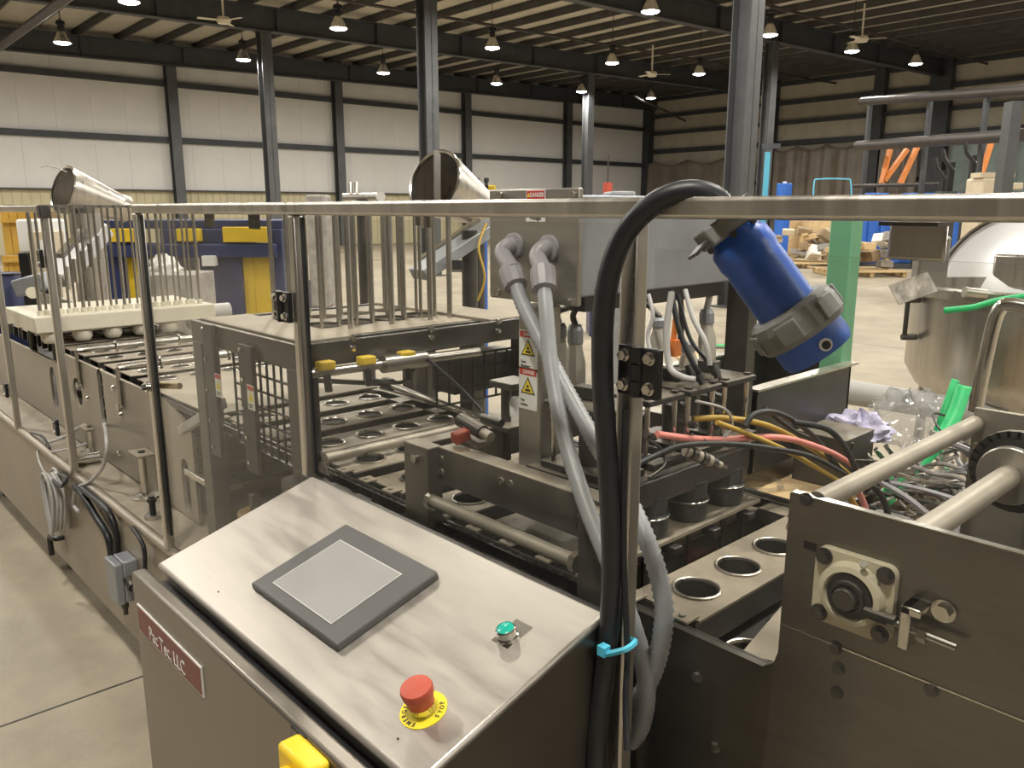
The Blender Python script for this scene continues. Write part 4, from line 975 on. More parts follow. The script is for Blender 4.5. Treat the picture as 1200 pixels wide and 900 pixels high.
for (u, vv) in ((413, 397), (413, 408), (505, 386), (505, 396), (583, 377), (583, 388)):
    q = PX(u, vv, TX1); MB().lathe([(0, .008), (.007, .007), (.0095, 0)], (TX1, q.y, q.z), (1, 0, 0), 12).build('dome_bolt', 'steel_bright', tw)
# dark hanging plates with warning stickers
for (u0, u1, v0, v1, sgn) in ((240, 262, 378, 536, (256, 452)), (283, 306, 402, 556, (294, 466))):
    a, b = PY(u0, v0, .868), PY(u1, v1, .868)
    pl = MB().box(a.x, b.x+.01, .858, .870, b.z, a.z).build('hanging_plate', 'dark_metal', tw, bevel=.002)
    q = PY(sgn[0], sgn[1], .857); hs = .063
    for dz in (.0, .25, .5, .75, .97): MB().cyl(((a.x+b.x)/2-.012+.02*(dz % .5), .858, a.z-.012-(a.z-b.z-.03)*dz), ((a.x+b.x)/2-.012+.02*(dz % .5), .851, a.z-.012-(a.z-b.z-.03)*dz), .0052, n=10).build('hex_bolt', 'steel_bright', pl)
    sg = MB().box(q.x-.0185, q.x+.0185, .8565, .858, q.z-hs/2, q.z+hs/2).build('warning_sticker', 'white_paint', pl)
    # (sticker print is joined so the tree stays three levels deep)
# stickers as parts of the tower
for (u, vv) in ((256, 452), (294, 466)):
    q = PY(u, vv, .8562)
    MB().box(q.x-.0172, q.x+.0172, .8557, .8565, q.z+.019, q.z+.030).build('sticker_head', 'sign_red', tw)
    MB().plate([(-.013, -.012), (.013, -.012), (0, .013)], [], .0006, (q.x, .8565, q.z+.003), (1, 0, 0), (0, 0, 1)).build('sticker_triangle', 'sign_yellow', tw)
    for k in range(2): MB().box(q.x-.014, q.x+.010-.006*k, .8558, .8565, q.z-.0205-.006*k, q.z-.0175-.006*k).build('sticker_print', 'sign_black', tw)
# mesh basket
def mesh_panel(x0, x1, y0, y1, z0, z1, nx, nz):
    m = MB(); 
    for k in range(nx+1):
        f = k/nx; x, y = x0+(x1-x0)*f, y0+(y1-y0)*f; m.bar((x, y, z0), (x, y, z1), .005, .005, (1, 0, 0))
    for k in range(nz+1):
        z = z0+(z1-z0)*k/nz; m.bar((x0, y0, z), (x1, y1, z), .005, .005)
    return m
mesh_panel(-2.03, -1.73, .885, .885, .99, 1.235, 8, 6).build('mesh_guard', 'black_plastic', tw, smooth=0)
mesh_panel(-1.69, -1.69, 1.29, 1.63, 1.08, 1.21, 8, 3).build('mesh_guard', 'black_plastic', tw, smooth=0)
MB().box(-1.80, -1.70, 1.36, 1.60, 1.10, 1.20).build('black_tray', 'dark_metal', tw)
# stacked brown discs under the right hanging plate
q = PY(297, 590, .885)
for k, (r_, h_) in enumerate(((.045, .03), (.033, .03), (.026, .025), (.033, .03), (.048, .034))):
    MB().cyl((q.x+.01, .885, .64+.035*k), (q.x+.01, .885, .64+.035*k+h_), r_, n=18).build('spring_disc', 'wood', tw, bevel=.003)
MB().cyl((q.x+.01, .885, .63), (q.x+.01, .885, .86), .014, n=12).build('spindle', 'steel_dark', tw)
# air cylinder across the front with yellow fittings
ac = thing('air_cylinder', 'horizontal steel air cylinder with yellow fittings under the tower beam', 'air cylinder', (-1.6, 1.2, 1.17))
p0, p1 = PX(352, 440, -1.622), PX(560, 412, -1.622)
MB().cyl(p0, p0.lerp(p1, .42), .011, n=12).cyl(p0.lerp(p1, .42), p0.lerp(p1, .66), .022, n=16).cyl(p0.lerp(p1, .66), p1, .013, n=12).build('barrel', 'rod_zinc', ac)
for f in (.12, .33, .55): 
    c = p0.lerp(p1, f); MB().box(c.x-.012, c.x+.016, c.y-.02, c.y+.02, c.z+.006, c.z+.026).build('yellow_fitting', 'machine_yellow', ac, bevel=.003, label='yellow plastic fitting')
    MB().cyl(c+Vector((.006, 0, -.005)), c+Vector((.006, .004, -.045)), .009, n=10).build('black_port', 'black_plastic', ac)
hose([p0.lerp(p1, .33)+Vector((.01, 0, -.03)), PX(470, 448, -1.62), PX(485, 432, -1.62), PX(495, 425, -1.62)], .005, 'black_rubber', 'black hose curling under the yellow fittings')
hose([PX(500, 420, -1.6), PX(515, 433, -1.58), PX(540, 455, -1.55), PX(565, 482, -1.5)], .004, 'black_rubber', 'black cable sloping down from the tower to the sensor')
ld_ = thing('link_bar', 'long steel link bar sloping down above the cup plates to the station frame', 'bar', PZ(460, 455, 1.06))
p0, p1 = PZ(455, 450, 1.06), PZ(590, 500, 1.06)
MB().cyl(p0, p1, .010, n=12).build('bar', 'rod_zinc', ld_); MB().cyl(p0-Vector((.02, 0, 0)), p0+Vector((.02, 0, 0)), .02, n=10).build('joint', 'dark_metal', ld_)
MB().cyl(PZ(357, 445, 1.10), p0, .008, n=10).build('arm', 'steel_dark', ld_)
# cross bar just in front of the tower
tag(MB().cyl(Vector((-1.63, .915, 1.03)), Vector((-1.63, 1.49, 1.03)), .011, n=14).build('hold_down_bar', 'rod_tan'), 'tan round hold-down bar crossing the cup plates in front of the tower', 'bar')
tag(MB().plate([(0, 0), (.06, 0), (.03, .05), (.0, .05)], [], .004, (-1.60, .872, 1.02), (1, 0, 0), (0, 0, 1)).cyl((-1.59, .868, 1.05), (-1.59, .858, 1.05), .012, n=8).build('corner_bracket', 'steel_dark'), 'small steel corner bracket with bolt at the foot of the second guard post', 'bracket')
# support stands on the far side
for k, (u, v0, v1) in enumerate(((497, 440, 470), (549, 435, 475))):
    a = PY(u, v1, 1.55); tag(MB().box(a.x-.03, a.x+.03, 1.54, 1.58, .62, 1.21).build('frame_leg', 'steel_dark', bevel=.002), ('left', 'right')[k]+' dark leg of the pair standing behind the cup conveyor', 'leg')
# ------------------------------------------------------------------ white slab magazine on the left
wm = thing('cup_magazine', 'white plastic slab with a comb of upright steel rods, left end of the machine', 'cup magazine', (-4.3, 1.25, .63))
MX0, MX1, MY0, MY1, MZ0, MZ1 = -4.56, -4.0, .86, 1.67, 1.062, 1.135
MB().box(MX0, MX1, MY0, MY1, MZ0, MZ1).build('slab', 'white_plastic', wm, bevel=.006)
nn = 25
for k in range(nn):
    y = MY0+.045+(MY1-MY0-.09)*k/(nn-1); x = -4.08-.02*(k % 2)
    MB().cyl((x, y, MZ1-.002), (x, y, 1.615), r_ if (r_ := .0058 if k % 6 else .0085) else 0, n=8).build('magazine_rod', 'rod_zinc', wm)
    MB().lathe([(.014, .0), (.013, .02), (.006, .022)], (x, y, MZ1), n=10).build('rod_socket', 'white_plastic', wm)
MB().bar((-4.10, MY0-.04, 1.612), (-4.10, MY1+.02, 1.612), .02, .012).build('top_bar', 'rod_zinc', wm)
for k in range(6):
    y = .93+.13*k; MB().lathe([(.0, .0), (.03, .0), (.042, .018), (.042, .045), (.03, .05)], (-4.05, y, MZ0-.05), n=16).build('cup_holder', 'white_plastic', wm)
for x in (-4.5, -4.08):
    for y in (.95, 1.6): MB().cyl((x, y, .63), (x, y, MZ0), .016, n=10).build('leg', 'steel_dark', wm)
MB().cyl((-4.05, MY1, 1.09), (-4.05, MY1+.09, 1.09), .04, n=18).build('end_roller', 'wire_grey', wm, label='pale grey roller end')
# bars across the near left conveyor
for k, x in enumerate((-3.05, -3.55)):
    b_ = thing('lift_bar', ('nearer', 'farther')[k]+' round steel bar lying across the left cup plates with clips', 'bar', (x, 1.2, 1.03), 'round bars across the left cup plates')
    MB().cyl((x, .92, 1.045), (x, 1.5, 1.045), .013, n=12).build('bar', 'rod_zinc', b_)
    for y in (1.05, 1.18, 1.31, 1.43): MB().torus((x, y, 1.045), (0, 1, .0), .019, .006, 12, 6).build('clip', 'steel_bright', b_)
    MB().cyl((x, .898, .90), (x, .898, 1.045), .007, n=8).cyl((x, .9, 1.045), (x, .94, 1.045), .013, n=10).cyl((x, .90, .90), (x, .885, .90), .014, n=10).build('bent_end', 'rod_zinc', b_)
MB().box(-2.87, -2.28, .919, 1.49, 1.006, 1.012).build('cover_sheet', 'dusty_plate', fr, bevel=.002)
for k in range(22):
    MB().box(-4.0+.075*k, -3.985+.075*k, .95, 1.49, .70+.07*(k % 3), .735+.07*(k % 3)).build('return_bar', 'side_steel', fr)
# loose sheet / wrapped end near the latch
tag(MB().obox(PY(176, 464, .93), (.09, .012, .09), (1, 0, -.15), (0, 1, 0)).build('plastic_wrap', 'bubble_clear', bevel=.01), 'crumpled clear plastic wrap at the end of the left side plate', 'plastic wrap')
# grey arm across left guard
tag(MB().bar(PY(212, 505, .90), PY(262, 472, .90), .02, .03).build('grey_lever', 'wire_grey', bevel=.004), 'pale grey flat lever behind the left guard panel', 'lever')
tag(MB().box(PY(225, 535, .93).x, PY(262, 520, .93).x, .90, .98, .78, .80).build('clamp_block', 'steel', bevel=.004), 'steel clamp block on the tower leg behind the left guard panel', 'clamp')
# ------------------------------------------------------------------ things on the deck, cables on the apron
def stand(u, v, zt, label, plate=True):
    b = PZ(u, v, .628); b = Vector((b.x, b.y, .628)); t = thing('level_stand', label, 'stand', b, 'small stands on the machine deck')
    MB().lathe([(0, 0), (.045, 0), (.045, .008), (.03, .014), (.012, .016), (.012, zt), (0, zt)], b, n=18).build('post', 'steel_bright', t)
    if plate: MB().box(b.x-.05, b.x+.05, b.y-.03, b.y+.03, b.z+zt, b.z+zt+.008).build('head_plate', 'dusty_plate', t, bevel=.001); MB().cyl(b+Vector((0, 0, zt+.008)), b+Vector((0, 0, zt+.012)), .012, n=10).build('pin', 'sign_black', t)
    return t
stand(171, 583, .155, 'taller round-foot stand on the deck near the latch post')
stand(109, 530, .10, 'round-foot stand behind the loose cables on the deck')
b = PZ(180, 607, .628)
lk_ = thing('levelling_screw', 'short black levelling screw on a round foot on the deck', 'screw', b)
MB().cyl(b, b+Vector((0, 0, .012)), .028, n=16).build('foot', 'steel', lk_); MB().cyl(b+Vector((0, 0, .012)), b+Vector((0, 0, .075)), .010, n=10).cyl(b+Vector((0, 0, .055)), b+Vector((0, 0, .066)), .015, n=6).build('screw', 'dark_metal', lk_)
a, b = PZ(88, 540, .65), PZ(116, 535, .65)
tag(MB().cyl(a, b, .022, n=14).build('foil_duct', 'steel_bright'), 'crinkled foil-like duct piece lying on the deck', 'duct')
for k, (x0, y0) in enumerate(((-3.0, .80), (-2.85, .84))): pass
hose([PZ(52, 520, .64), PZ(75, 512, .66), PZ(95, 500, .72), PZ(118, 493, .76), PY(125, 515, .82), PY(121, 545, .8), PY(105, 565, .77), PY(90, 572, .755), PY(86, 590, .75), PY(92, 600, .75)], .007, 'wire_grey', 'thick pale cable arching above the deck by the left post', 'cable', 'cable')
hose([PZ(36, 507, .64), PZ(50, 512, .66), PZ(58, 525, .64)], .005, 'black_rubber', 'short black cable end at the left on the deck', 'cable', 'cable')
hose([PZ(60, 530, .64), PZ(85, 525, .65), PZ(110, 515, .66), PZ(108, 500, .72)], .005, 'wire_grey', 'pale cable lying straight across the deck', 'cable', 'cable')
hose([PZ(50, 517, .64), PY(44, 530, .765), PY(50, 550, .75), PY(60, 560, .75), PY(70, 560, .755)], .005, 'wire_grey', 'grey cable hanging over the deck edge on the left', 'cable', 'cable')
co = thing('cable_coil', 'coiled bundle of grey cable hanging on the apron', 'cable coil', PY(70, 590, .75))
rg = random.Random(2); cc = PY(70, 588, .75)
for k in range(7):
    w_, h_ = .085+.03*rg.random(), .10+.03*rg.random(); dx = rg.uniform(-.03, .03); yy = .755-.008*k+rg.uniform(-.003, .003)
    MB().tube([Vector((cc.x+dx+w_*math.sin(2*math.pi*i/28)*(.6+.4*math.cos(math.pi*i/14-.4)), yy, cc.z+h_*math.cos(2*math.pi*i/28))) for i in range(28)], .0058, 7, True).build('loop', 'wire_grey', co, smooth=80)
MB().tube(catmull([PY(62, 562, .73), PY(68, 556, .75), PY(78, 560, .73), PY(72, 570, .71)], 6, True), .007, 8, True).build('tie', 'black_rubber', co)
hose([PY(88, 570, .75), PY(100, 585, .75), PY(112, 605, .752), PY(126, 628, .755), PY(131, 652, .757)], .013, 'black_rubber', 'thick black hose running down the apron to the junction box')
hose([PY(96, 572, .75), PY(112, 585, .75), PY(128, 602, .752), PY(136, 625, .757), PY(137, 650, .757)], .012, 'black_rubber', 'second black hose beside it, bowed to the right')
q = PY(146, 676, .74)
jb = thing('junction_box', 'grey junction box with knob and cable gland on the apron', 'junction box', (q.x, .72, q.z-.08))
MB().box(q.x-.055, q.x+.045, .70, .725, q.z-.075, q.z+.065).build('lid', 'zinc_box', jb, bevel=.004)
MB().box(q.x-.045, q.x+.05, .725, GY, q.z-.07, q.z+.07).build('box', 'zinc_box', jb, bevel=.004)
MB().cyl((q.x+.05, .735, q.z+.01), (q.x+.10, .735, q.z+.0), .015, n=12).cyl((q.x+.10, .735, q.z), (q.x+.125, .735, q.z-.01), .009, n=10).build('gland', 'dark_metal', jb)
MB().cyl((q.x-.01, .735, q.z-.07), (q.x-.01, .735, q.z-.11), .012, n=10).cyl((q.x-.01, .735, q.z-.10), (q.x-.01, .735, q.z-.135), .008, n=8).build('lower_gland', 'steel_dark', jb)
q = PY(72, 634, GY); hd = [(q.x+.045, GY, q.z+.03), (q.x+.04, GY-.03, q.z+.03), (q.x-.02, GY-.035, q.z+.025), (q.x-.03, GY-.035, q.z-.01), (q.x-.028, GY-.035, q.z-.06)]
tag(MB().tube(catmull(hd, 5), .011, 8).build('door_handle', 'black_plastic'), 'black bent handle on the apron below the cable coil', 'handle')
hose([PY(155, 618, .755), PY(168, 640, .75), PY(170, 668, .75)], .007, 'black_rubber', 'short black cable beside the junction box', 'cable', 'cable')
# ------------------------------------------------------------------ right background: green post, kettle, heap
gp = thing('green_post', 'light green painted upright post behind the machine', 'post', (PD(966, 512, 2.15).x, PD(966, 512, 2.15).y, 0))
c = PD(985, 350, 2.15); MB().box(c.x-.03, c.x+.03, c.y-.03, c.y+.03, 0, 1.575).build('upright', 'post_green', gp, bevel=.003)
MB().box(c.x-.1, c.x+.1, c.y-.1, c.y+.1, 0, .012).build('base_plate', 'post_green', gp)
# kettle
KC = PD(1190, 400, 3.05); KC.z = 0; KR = .37
kt = thing('steam_kettle', 'round stainless kettle with open lid on legs', 'kettle', KC)
zr = 1.30; zb = .98
MB().lathe([(0, zb-.17), (.12, zb-.155), (.24, zb-.11), (.33, zb-.04), (KR, zb+.03), (KR, zr-.02), (KR+.03, zr-.01), (KR+.03, zr+.02), (KR-.005, zr+.025), (KR-.01, zr-.02), (KR-.02, zb+.1), (.2, zb-.05), (0, zb-.08)], KC, n=56).build('bowl', 'steel', kt)
lc = KC+Vector((.0, .30, zr+.18)); lax = (Vector((-.25, -.75, .55))).normalized()
lc = PD(1210, 345, 3.3)
MB().lathe([(0, .05), (.16, .045), (.28, .025), (.345, .0), (.35, -.015), (.345, -.03), (.28, -.005), (0, .02)], lc, (CAM-lc+Vector((0, 0, .9))).normalized(), 48).build('lid', 'lid_white', kt)
MB().torus(lc, (CAM-lc+Vector((0, 0, .9))).normalized(), .352, .014, 48, 8).build('lid_rim', 'steel_bright', kt)
MB().box(KC.x-.2, KC.x+.2, KC.y+.30, KC.y+.5, zr-.02, zr+.12).build('hinge_block', 'steel', kt, bevel=.01)
for an in (2.6, 3.6, 4.6, 5.8, .6):
    x, y = KC.x+.29*math.cos(an), KC.y+.29*math.sin(an); MB().cyl((x, y, 0), (x, y, zb), .02, n=12).build('leg', 'steel', kt)
# spout tray and bracket at its left
a = PD(1078, 352, 2.85)
MB().obox(PD(1070, 338, 2.85), (.14, .08, .006), _r+Vector((0, 0, .35)), _U+_h*.4).build('spout', 'steel', kt)
MB().obox(PD(1090, 310, 3.2), (.12, .06, .22), _r, _h).build('hinge_plate', 'steel_brushed_box', kt, bevel=.01)
for z_ in (zr-.03, zr-.17): MB().cyl(KC-_r*(KR+.005)+Vector((0, 0, z_)), KC-_r*(KR+.06)+Vector((0, 0, z_)), .012, n=8).build('lug', 'steel_dark', kt)
MB().cyl(KC-_r*(KR+.05)+Vector((0, 0, zr)), KC-_r*(KR+.05)+Vector((0, 0, zr-.18)), .009, n=8).build('lug_rod', 'steel_dark', kt)
MB().cyl(PD(1155, 345, 2.75), PD(1130, 342, 2.75), .018, n=14).build('lid_handle', 'steel', kt)
# grab rail
gr = [PY(1143, 482, 1.62), PY(1150, 445, 1.62), PY(1163, 385, 1.62), PY(1172, 362, 1.62), PY(1186, 357, 1.62), PY(1230, 366, 1.62)]
tag(MB().tube(catmull(gr, 6), .0125, 12).build('grab_rail', 'steel_bright', smooth=80), 'bright bent grab rail in front of the kettle', 'rail')
# green straps
def strap(pts, w, label, nrm=None):
    pts = catmull(pts, 8); g = [[], []]
    for i, p in enumerate(pts):
        d = (pts[min(i+1, len(pts)-1)]-pts[max(i-1, 0)]).normalized(); s = d.cross((CAM-p).normalized()).normalized()*w/2
        g[0].append(p-s); g[1].append(p+s)
    return tag(MB().sheet(g).build('green_strap', 'strap_green', solid=.002, smooth=80), label, 'strap', 'green tie-down straps')
strap([PD(1106, 364, 2.6), PD(1140, 360, 2.6), PD(1170, 352, 2.6), PD(1215, 345, 2.6)], .02, 'green strap lying across the kettle rim')
strap([PD(1035, 588, 1.9), PD(1050, 570, 1.92), PD(1075, 545, 1.95), PD(1100, 518, 2.0), PD(1118, 488, 2.05), PD(1130, 452, 2.1)], .036, 'green strap running up behind the tan rod')
strap([PD(1098, 508, 2.1), PD(1106, 485, 2.1), PD(1114, 462, 2.12), PD(1120, 445, 2.14)], .02, 'second green strap strand beside the longer one')
rt_ = thing('ratchet_buckle', 'green strap ratchet buckle on the cable heap', 'buckle', PD(1050, 560, 1.9))
c = PD(1052, 552, 1.9); MB().tube([c+_r*.03*math.cos(a*.3)+_U*.03*math.sin(a*.3) for a in range(3, 14)], .012, 8).build('loop', 'strap_green', rt_); MB().obox(c+_r*.02, (.03, .02, .03), _r, _U).build('ratchet', 'steel_bright', rt_, bevel=.003)
# table below the heap, cable heap
ht = thing('wooden_pallet', 'wooden pallet board under the heap of cables', 'pallet', PZ(1060, 640, .6))
hc_ = PD(1050, 590, 1.95)
zt_ = .90
HX, HY = hc_.x+.10, hc_.y+.05
for k in range(5): MB().box(HX-.12, HX+.40, HY-.36+.16*k, HY-.36+.16*k+.13, zt_-.025, zt_).build('board', 'cardboard', ht)
for x in (HX-.09, HX+.12, HX+.34): MB().box(x-.03, x+.03, HY-.36, HY+.4, zt_-.12, zt_-.026).build('runner', 'cardboard', ht)
tag(MB().box(HX-.11, HX+.36, HY-.33, HY+.38, 0, zt_-.125).build('cardboard_crate', 'cardboard', bevel=.01), 'tall cardboard crate under the pallet behind the machine', 'crate')
rg = random.Random(11)
nm = ['grey', 'dark grey', 'pale']
for k in range(110):
    c = Vector((HX+rg.uniform(-.08, .30), HY+rg.uniform(-.25, .2), zt_+.012+.16*rg.random()*(1-k/220)))
    an = rg.uniform(0, 6.3); pts = []
    for i in range(5):
        an += rg.uniform(-.9, .9); pts.append(c.copy()); c = c+Vector((math.cos(an)*.09, math.sin(an)*.09, rg.uniform(-.05, .05))); c.z = min(max(c.z, zt_+.012), zt_+.24); c.x = min(max(c.x, HX-.1), HX+.33); c.y = min(max(c.y, HY-.32), HY+.33)
    tag(MB().tube(catmull(pts, 5), (.0032, .005, .007)[k % 3], 6).build('heap_cable', rg.choice(('conduit_fit', 'debris_grey', 'dark_metal', 'steel_bright', 'debris_grey', 'black_rubber'))), 'loose %s cable tangled in the heap under the tan rod' % ('thin', 'medium', 'thick')[k % 3], 'cable', 'tangled cables in the heap')
# bag, bubble wrap, bars behind
def blob(name, c, sx, sy, sz, mt, label, cat, seed, amp=.25, n=22):
    rg = random.Random(seed); ph = [rg.uniform(0, 6) for _ in range(9)]; g = []
    for i in range(n+1):
        th = math.pi*i/n; row = []
        for j in range(n*2+1):
            f = 2*math.pi*(j % (n*2))/(n*2); w = 1+amp*(.5*math.sin(3*f+ph[0]+2*th)+.35*math.sin(7*f+ph[1]-3*th)+.3*math.sin(11*th+ph[2]+2*f)+.25*math.sin(17*f+ph[3]+9*th))
            zz = math.cos(th); row.append(Vector(c)+Vector((sx*math.sin(th)*math.cos(f)*w, sy*math.sin(th)*math.sin(f)*w, sz*(zz*w if zz > 0 else zz*.6))))
        g.append(row)
    return tag(MB().sheet(g).build(name, mt, smooth=50), label, cat)
blob('plastic_bag', PD(1008, 505, 2.05), .075, .06, .045, 'lavender_bag', 'crumpled lavender plastic bag beside the green post', 'plastic bag', 4, .3)
blob('bubble_wrap', PD(1062, 500, 2.2), .11, .11, .085, 'bubble_clear', 'clump of clear bubble wrap behind the tan rod', 'bubble wrap', 6, .3, 26)
for k in range(5):
    a = PD(990+12*k, 538-4*k, 1.98); tag(MB().bar(a, a+_r*.045-_U*.06, .02, .012).build('steel_bar', 'steel_bright', bevel=.002), 'short bright steel bar leaning under the lavender bag', 'bar', 'short steel bars by the heap')
c0, c1 = PD(985, 458, 2.9), PD(1110, 478, 2.9)
tag(MB().cyl(c0, c1+(c1-c0)*.5, .045, n=16).build('grey_tube', 'wire_grey'), 'long grey tube lying behind the green post', 'tube')
wb_ = PZ(862, 575, 1.0)
bx_ = thing('wood_tray', 'worn wooden tray with clear tubing behind the cup plates', 'tray', (-.85, 1.72, 0))
MB().box(-1.06, -.77, 1.54, 1.99, .93, .95).build('tray_base', 'wood_pale', bx_); MB().box(-1.06, -.77, 1.525, 1.54, .93, .985).build('tray_edge', 'dark_metal', bx_); MB().box(-.782, -.77, 1.54, 1.99, .95, .985).build('tray_end', 'dark_metal', bx_)
for x in (-1.03, -.80): 
    for y in (1.57, 1.95): MB().box(x-.02, x+.02, y-.02, y+.02, 0, .94).build('tray_leg', 'steel_dark', bx_)
cq = PZ(893, 567, .957); tag(MB().torus(cq, (0, 0, 1), .045, .006, 24, 8).tube(catmull([cq+Vector((.04, 0, .0)), cq+Vector((.10, .06, .0)), cq+Vector((.2, .12, .01))], 5), .006, 8).build('clear_tubing', 'tube_clear'), 'loop of clear tubing on the worn wooden tray', 'tubing')
# ------------------------------------------------------------------ funnels and chute behind the machine
def funnel(c, ax, R, ln, label, t0=.004):
    t = thing('steel_funnel', label, 'funnel', c, 'steel funnels')
    MB().lathe([(R, 0), (R*1.0, R*.25), (.09, ln), (.085, ln), (R-.006, R*.25), (R-.006, 0)], c, ax, 40, closed=True).build('cone', 'steel', t, fix=True)
    MB().torus(c, ax, R, .008, 40, 6).build('rim', 'steel_bright', t)
    return t
c = PD(74, 222, 5.2); ax = (_r*.72+_U*-.38+_h*1.0).normalized()
f1 = funnel(c, ax, .15, .36, 'tilted steel funnel above the left end of the machine')
e = c+ax*.36
MB().cyl(e, e+ax*.06, .09, n=20).build('neck', 'steel', f1)
MB().cyl(c+Vector((0, 0, -.1))+_r*.1, Vector((c.x, c.y, 0))+_r*.1, .03, n=10).build('stand_pole', 'steel_dark', f1)
tag(MB().tube(catmull([PD(48, 196, 5.15), PD(55, 194, 5.15), PD(70, 198, 5.15), PD(78, 202, 5.15)], 5), .004, 6).build('wire_hook', 'wire_grey'), 'thin wire hook with tag on the left funnel', 'hook')
# inclined chute, plastic-wrapped
ch = thing('inclined_chute', 'shiny inclined steel chute behind the rods of the white slab', 'chute', Vector((PD(95, 300, 5.0).x, PD(95, 300, 5.0).y, 0)))
a, b = PD(66, 330, 5.0), PD(118, 268, 5.3)
MB().bar(a, b, .16, .10).build('trough', 'lid_white', ch, bevel=.01)
a2, b2 = PD(70, 300, 4.9), PD(105, 262, 5.2); MB().bar(a2, b2, .05, .03).build('edge', 'steel_bright', ch)
MB().cyl(PD(100, 250, 5.2), Vector((PD(100, 250, 5.2).x, PD(100, 250, 5.2).y, 0)), .10, n=16).build('leg_column', 'steel', ch)
for k in range(6): MB().obox(PD(70+9*k, 335-9*k, 4.92), (.02, .02, .14), _r, _h).build('flight', 'steel_bright', ch)
c = PD(509, 214, 3.6); ax = (_r*.75+_U*-.42+_h*1.0).normalized()
f2 = funnel(c, ax, .145, .30, 'large tilted steel funnel in the middle, above the rail')
e = c+ax*.30; MB().cyl(e, e+ax*.05, .09, n=20).build('neck', 'steel', f2)
MB().bar(c-_U*.14+ax*.02, c+_U*.15+ax*.02, .03, .01).build('strap', 'steel_bright', f2)
MB().cyl(e, Vector((e.x, e.y, 0)), .035, n=12).build('stand_pole', 'steel_dark', f2)
# inclined elevator behind the middle magazine
el = thing('elevator_chute', 'grey inclined elevator rails behind the middle rods', 'chute', Vector((PD(500, 350, 3.4).x, PD(500, 350, 3.4).y, 0)))
MB().bar(PD(490, 322, 3.4), PD(580, 262, 3.6), .12, .05).build('rail', 'zinc_box', el, bevel=.004)
MB().bar(PD(492, 305, 3.5), PD(560, 258, 3.7), .03, .02).build('rail', 'steel_bright', el)
MB().cyl(PD(550, 270, 3.5), Vector((PD(550, 270, 3.5).x, PD(550, 270, 3.5).y, 0)), .035, n=12).build('leg_column', 'steel_dark', el)
MB().obox(PD(535, 312, 3.4), (.05, .04, .07), _r, _U).build('hinge', 'black_plastic', el)
hose([PD(570, 262, 3.5), PD(561, 290, 3.45), PD(568, 325, 3.45), PD(560, 352, 3.47)], .006, 'wire_yellow', 'yellow cable hanging left of the electrical box', 'cable', 'cable')
# ------------------------------------------------------------------ far background, left
def fbox(u0, u1, v0, v1, t, dep, grow=0):
    """box standing on the floor whose front spans the given sight lines at depth t; returns corner data"""
    a, b = PD(u0, v0, t), PD(u1, v0, t); zt = a.z; zb = PD(u0, v1, t).z
    return a, b, zt, max(0, zb)
def upright(m, u0, u1, v0, v1, t, dep, floor=False):
    a, b, zt, zb = fbox(u0, u1, v0, v1, t, dep)
    if floor: zb = 0
    c = (a+b)/2; w = (b-a).length
    return m.obox(Vector((c.x, c.y, (zt+zb)/2))+_h*dep/2, (w, dep, max(.01, zt-zb)), _r, _h)
pm = thing('blue_press', 'navy blue machine with yellow panels behind the left guard', 'machine', Vector((PD(230, 300, 7.5).x, PD(230, 300, 7.5).y, 0)))
upright(MB(), 118, 330, 258, 268, 7.5, .8).build('top_beam', 'navy_paint', pm, bevel=.01)
for (a, b) in ((118, 140), (186, 206), (230, 280), (318, 330)): upright(MB(), a, b, 268, 400, 7.5, .5, True).build('frame_post', 'navy_paint', pm, bevel=.01)
upright(MB(), 122, 322, 286, 302, 7.45, .3).build('cross_beam', 'navy_paint', pm, bevel=.01)
for (a, b, c_, d) in ((128, 165, 268, 284), (206, 232, 268, 283), (260, 312, 266, 284)): upright(MB(), a, b, c_, d, 7.4, .1).build('yellow_panel', 'machine_yellow', pm, bevel=.005)
for (a, b) in ((145, 165), (274, 296), (296, 316)): upright(MB(), a, b, 300, 362, 7.6, .3, True).build('yellow_cover', 'machine_yellow', pm, bevel=.01)
upright(MB(), 236, 250, 300, 312, 7.4, .1).build('white_dial', 'white_paint', pm)
upright(MB(), 140, 330, 340, 420, 8.2, 1.2, True).build('bed', 'navy_paint', pm)
blob('wrapped_bundle', PD(192, 318, 7.0), .12, .12, .12, 'white_paint', 'white plastic bundle on the blue machine', 'bundle', 3, .3)
tag(upright(MB(), 160, 225, 322, 360, 6.6, .5, True).build('grey_cabinet', 'debris_grey', bevel=.01), 'grey cabinet in front of the blue machine', 'cabinet')
for k, (a, b, c_, d, t_) in enumerate(((0, 40, 248, 300, 9.5), (2, 28, 300, 330, 9.2), (10, 40, 330, 350, 9.0))):
    w_ = thing('wooden_crate', ('tall yellow wooden crate at the far left', 'small wooden crate below the tall yellow one', 'lowest wooden crate at the far left')[k], 'crate', Vector((PD((a+b)/2, d, t_).x, PD((a+b)/2, d, t_).y, 0)), 'wooden crates at the far left')
    n_ = 4
    for i in range(n_): upright(MB(), a+(b-a)*i/n_, a+(b-a)*(i+.93)/n_, c_, d, t_, .05, k == 2).build('plank', 'crate_yellow' if k < 2 else 'wood', w_)
    upright(MB(), a, b, c_, d, t_+.06, .5, k == 2).build('crate_body', 'wood', w_)
    upright(MB(), a, b, c_+(d-c_)*.15, c_+(d-c_)*.25, t_-.04, .04).build('batten', 'crate_yellow', w_)
wh = thing('white_machine', 'white and tan machine with black base behind the left rail', 'machine', Vector((PD(35, 300, 7).x, PD(35, 300, 7).y, 0)))
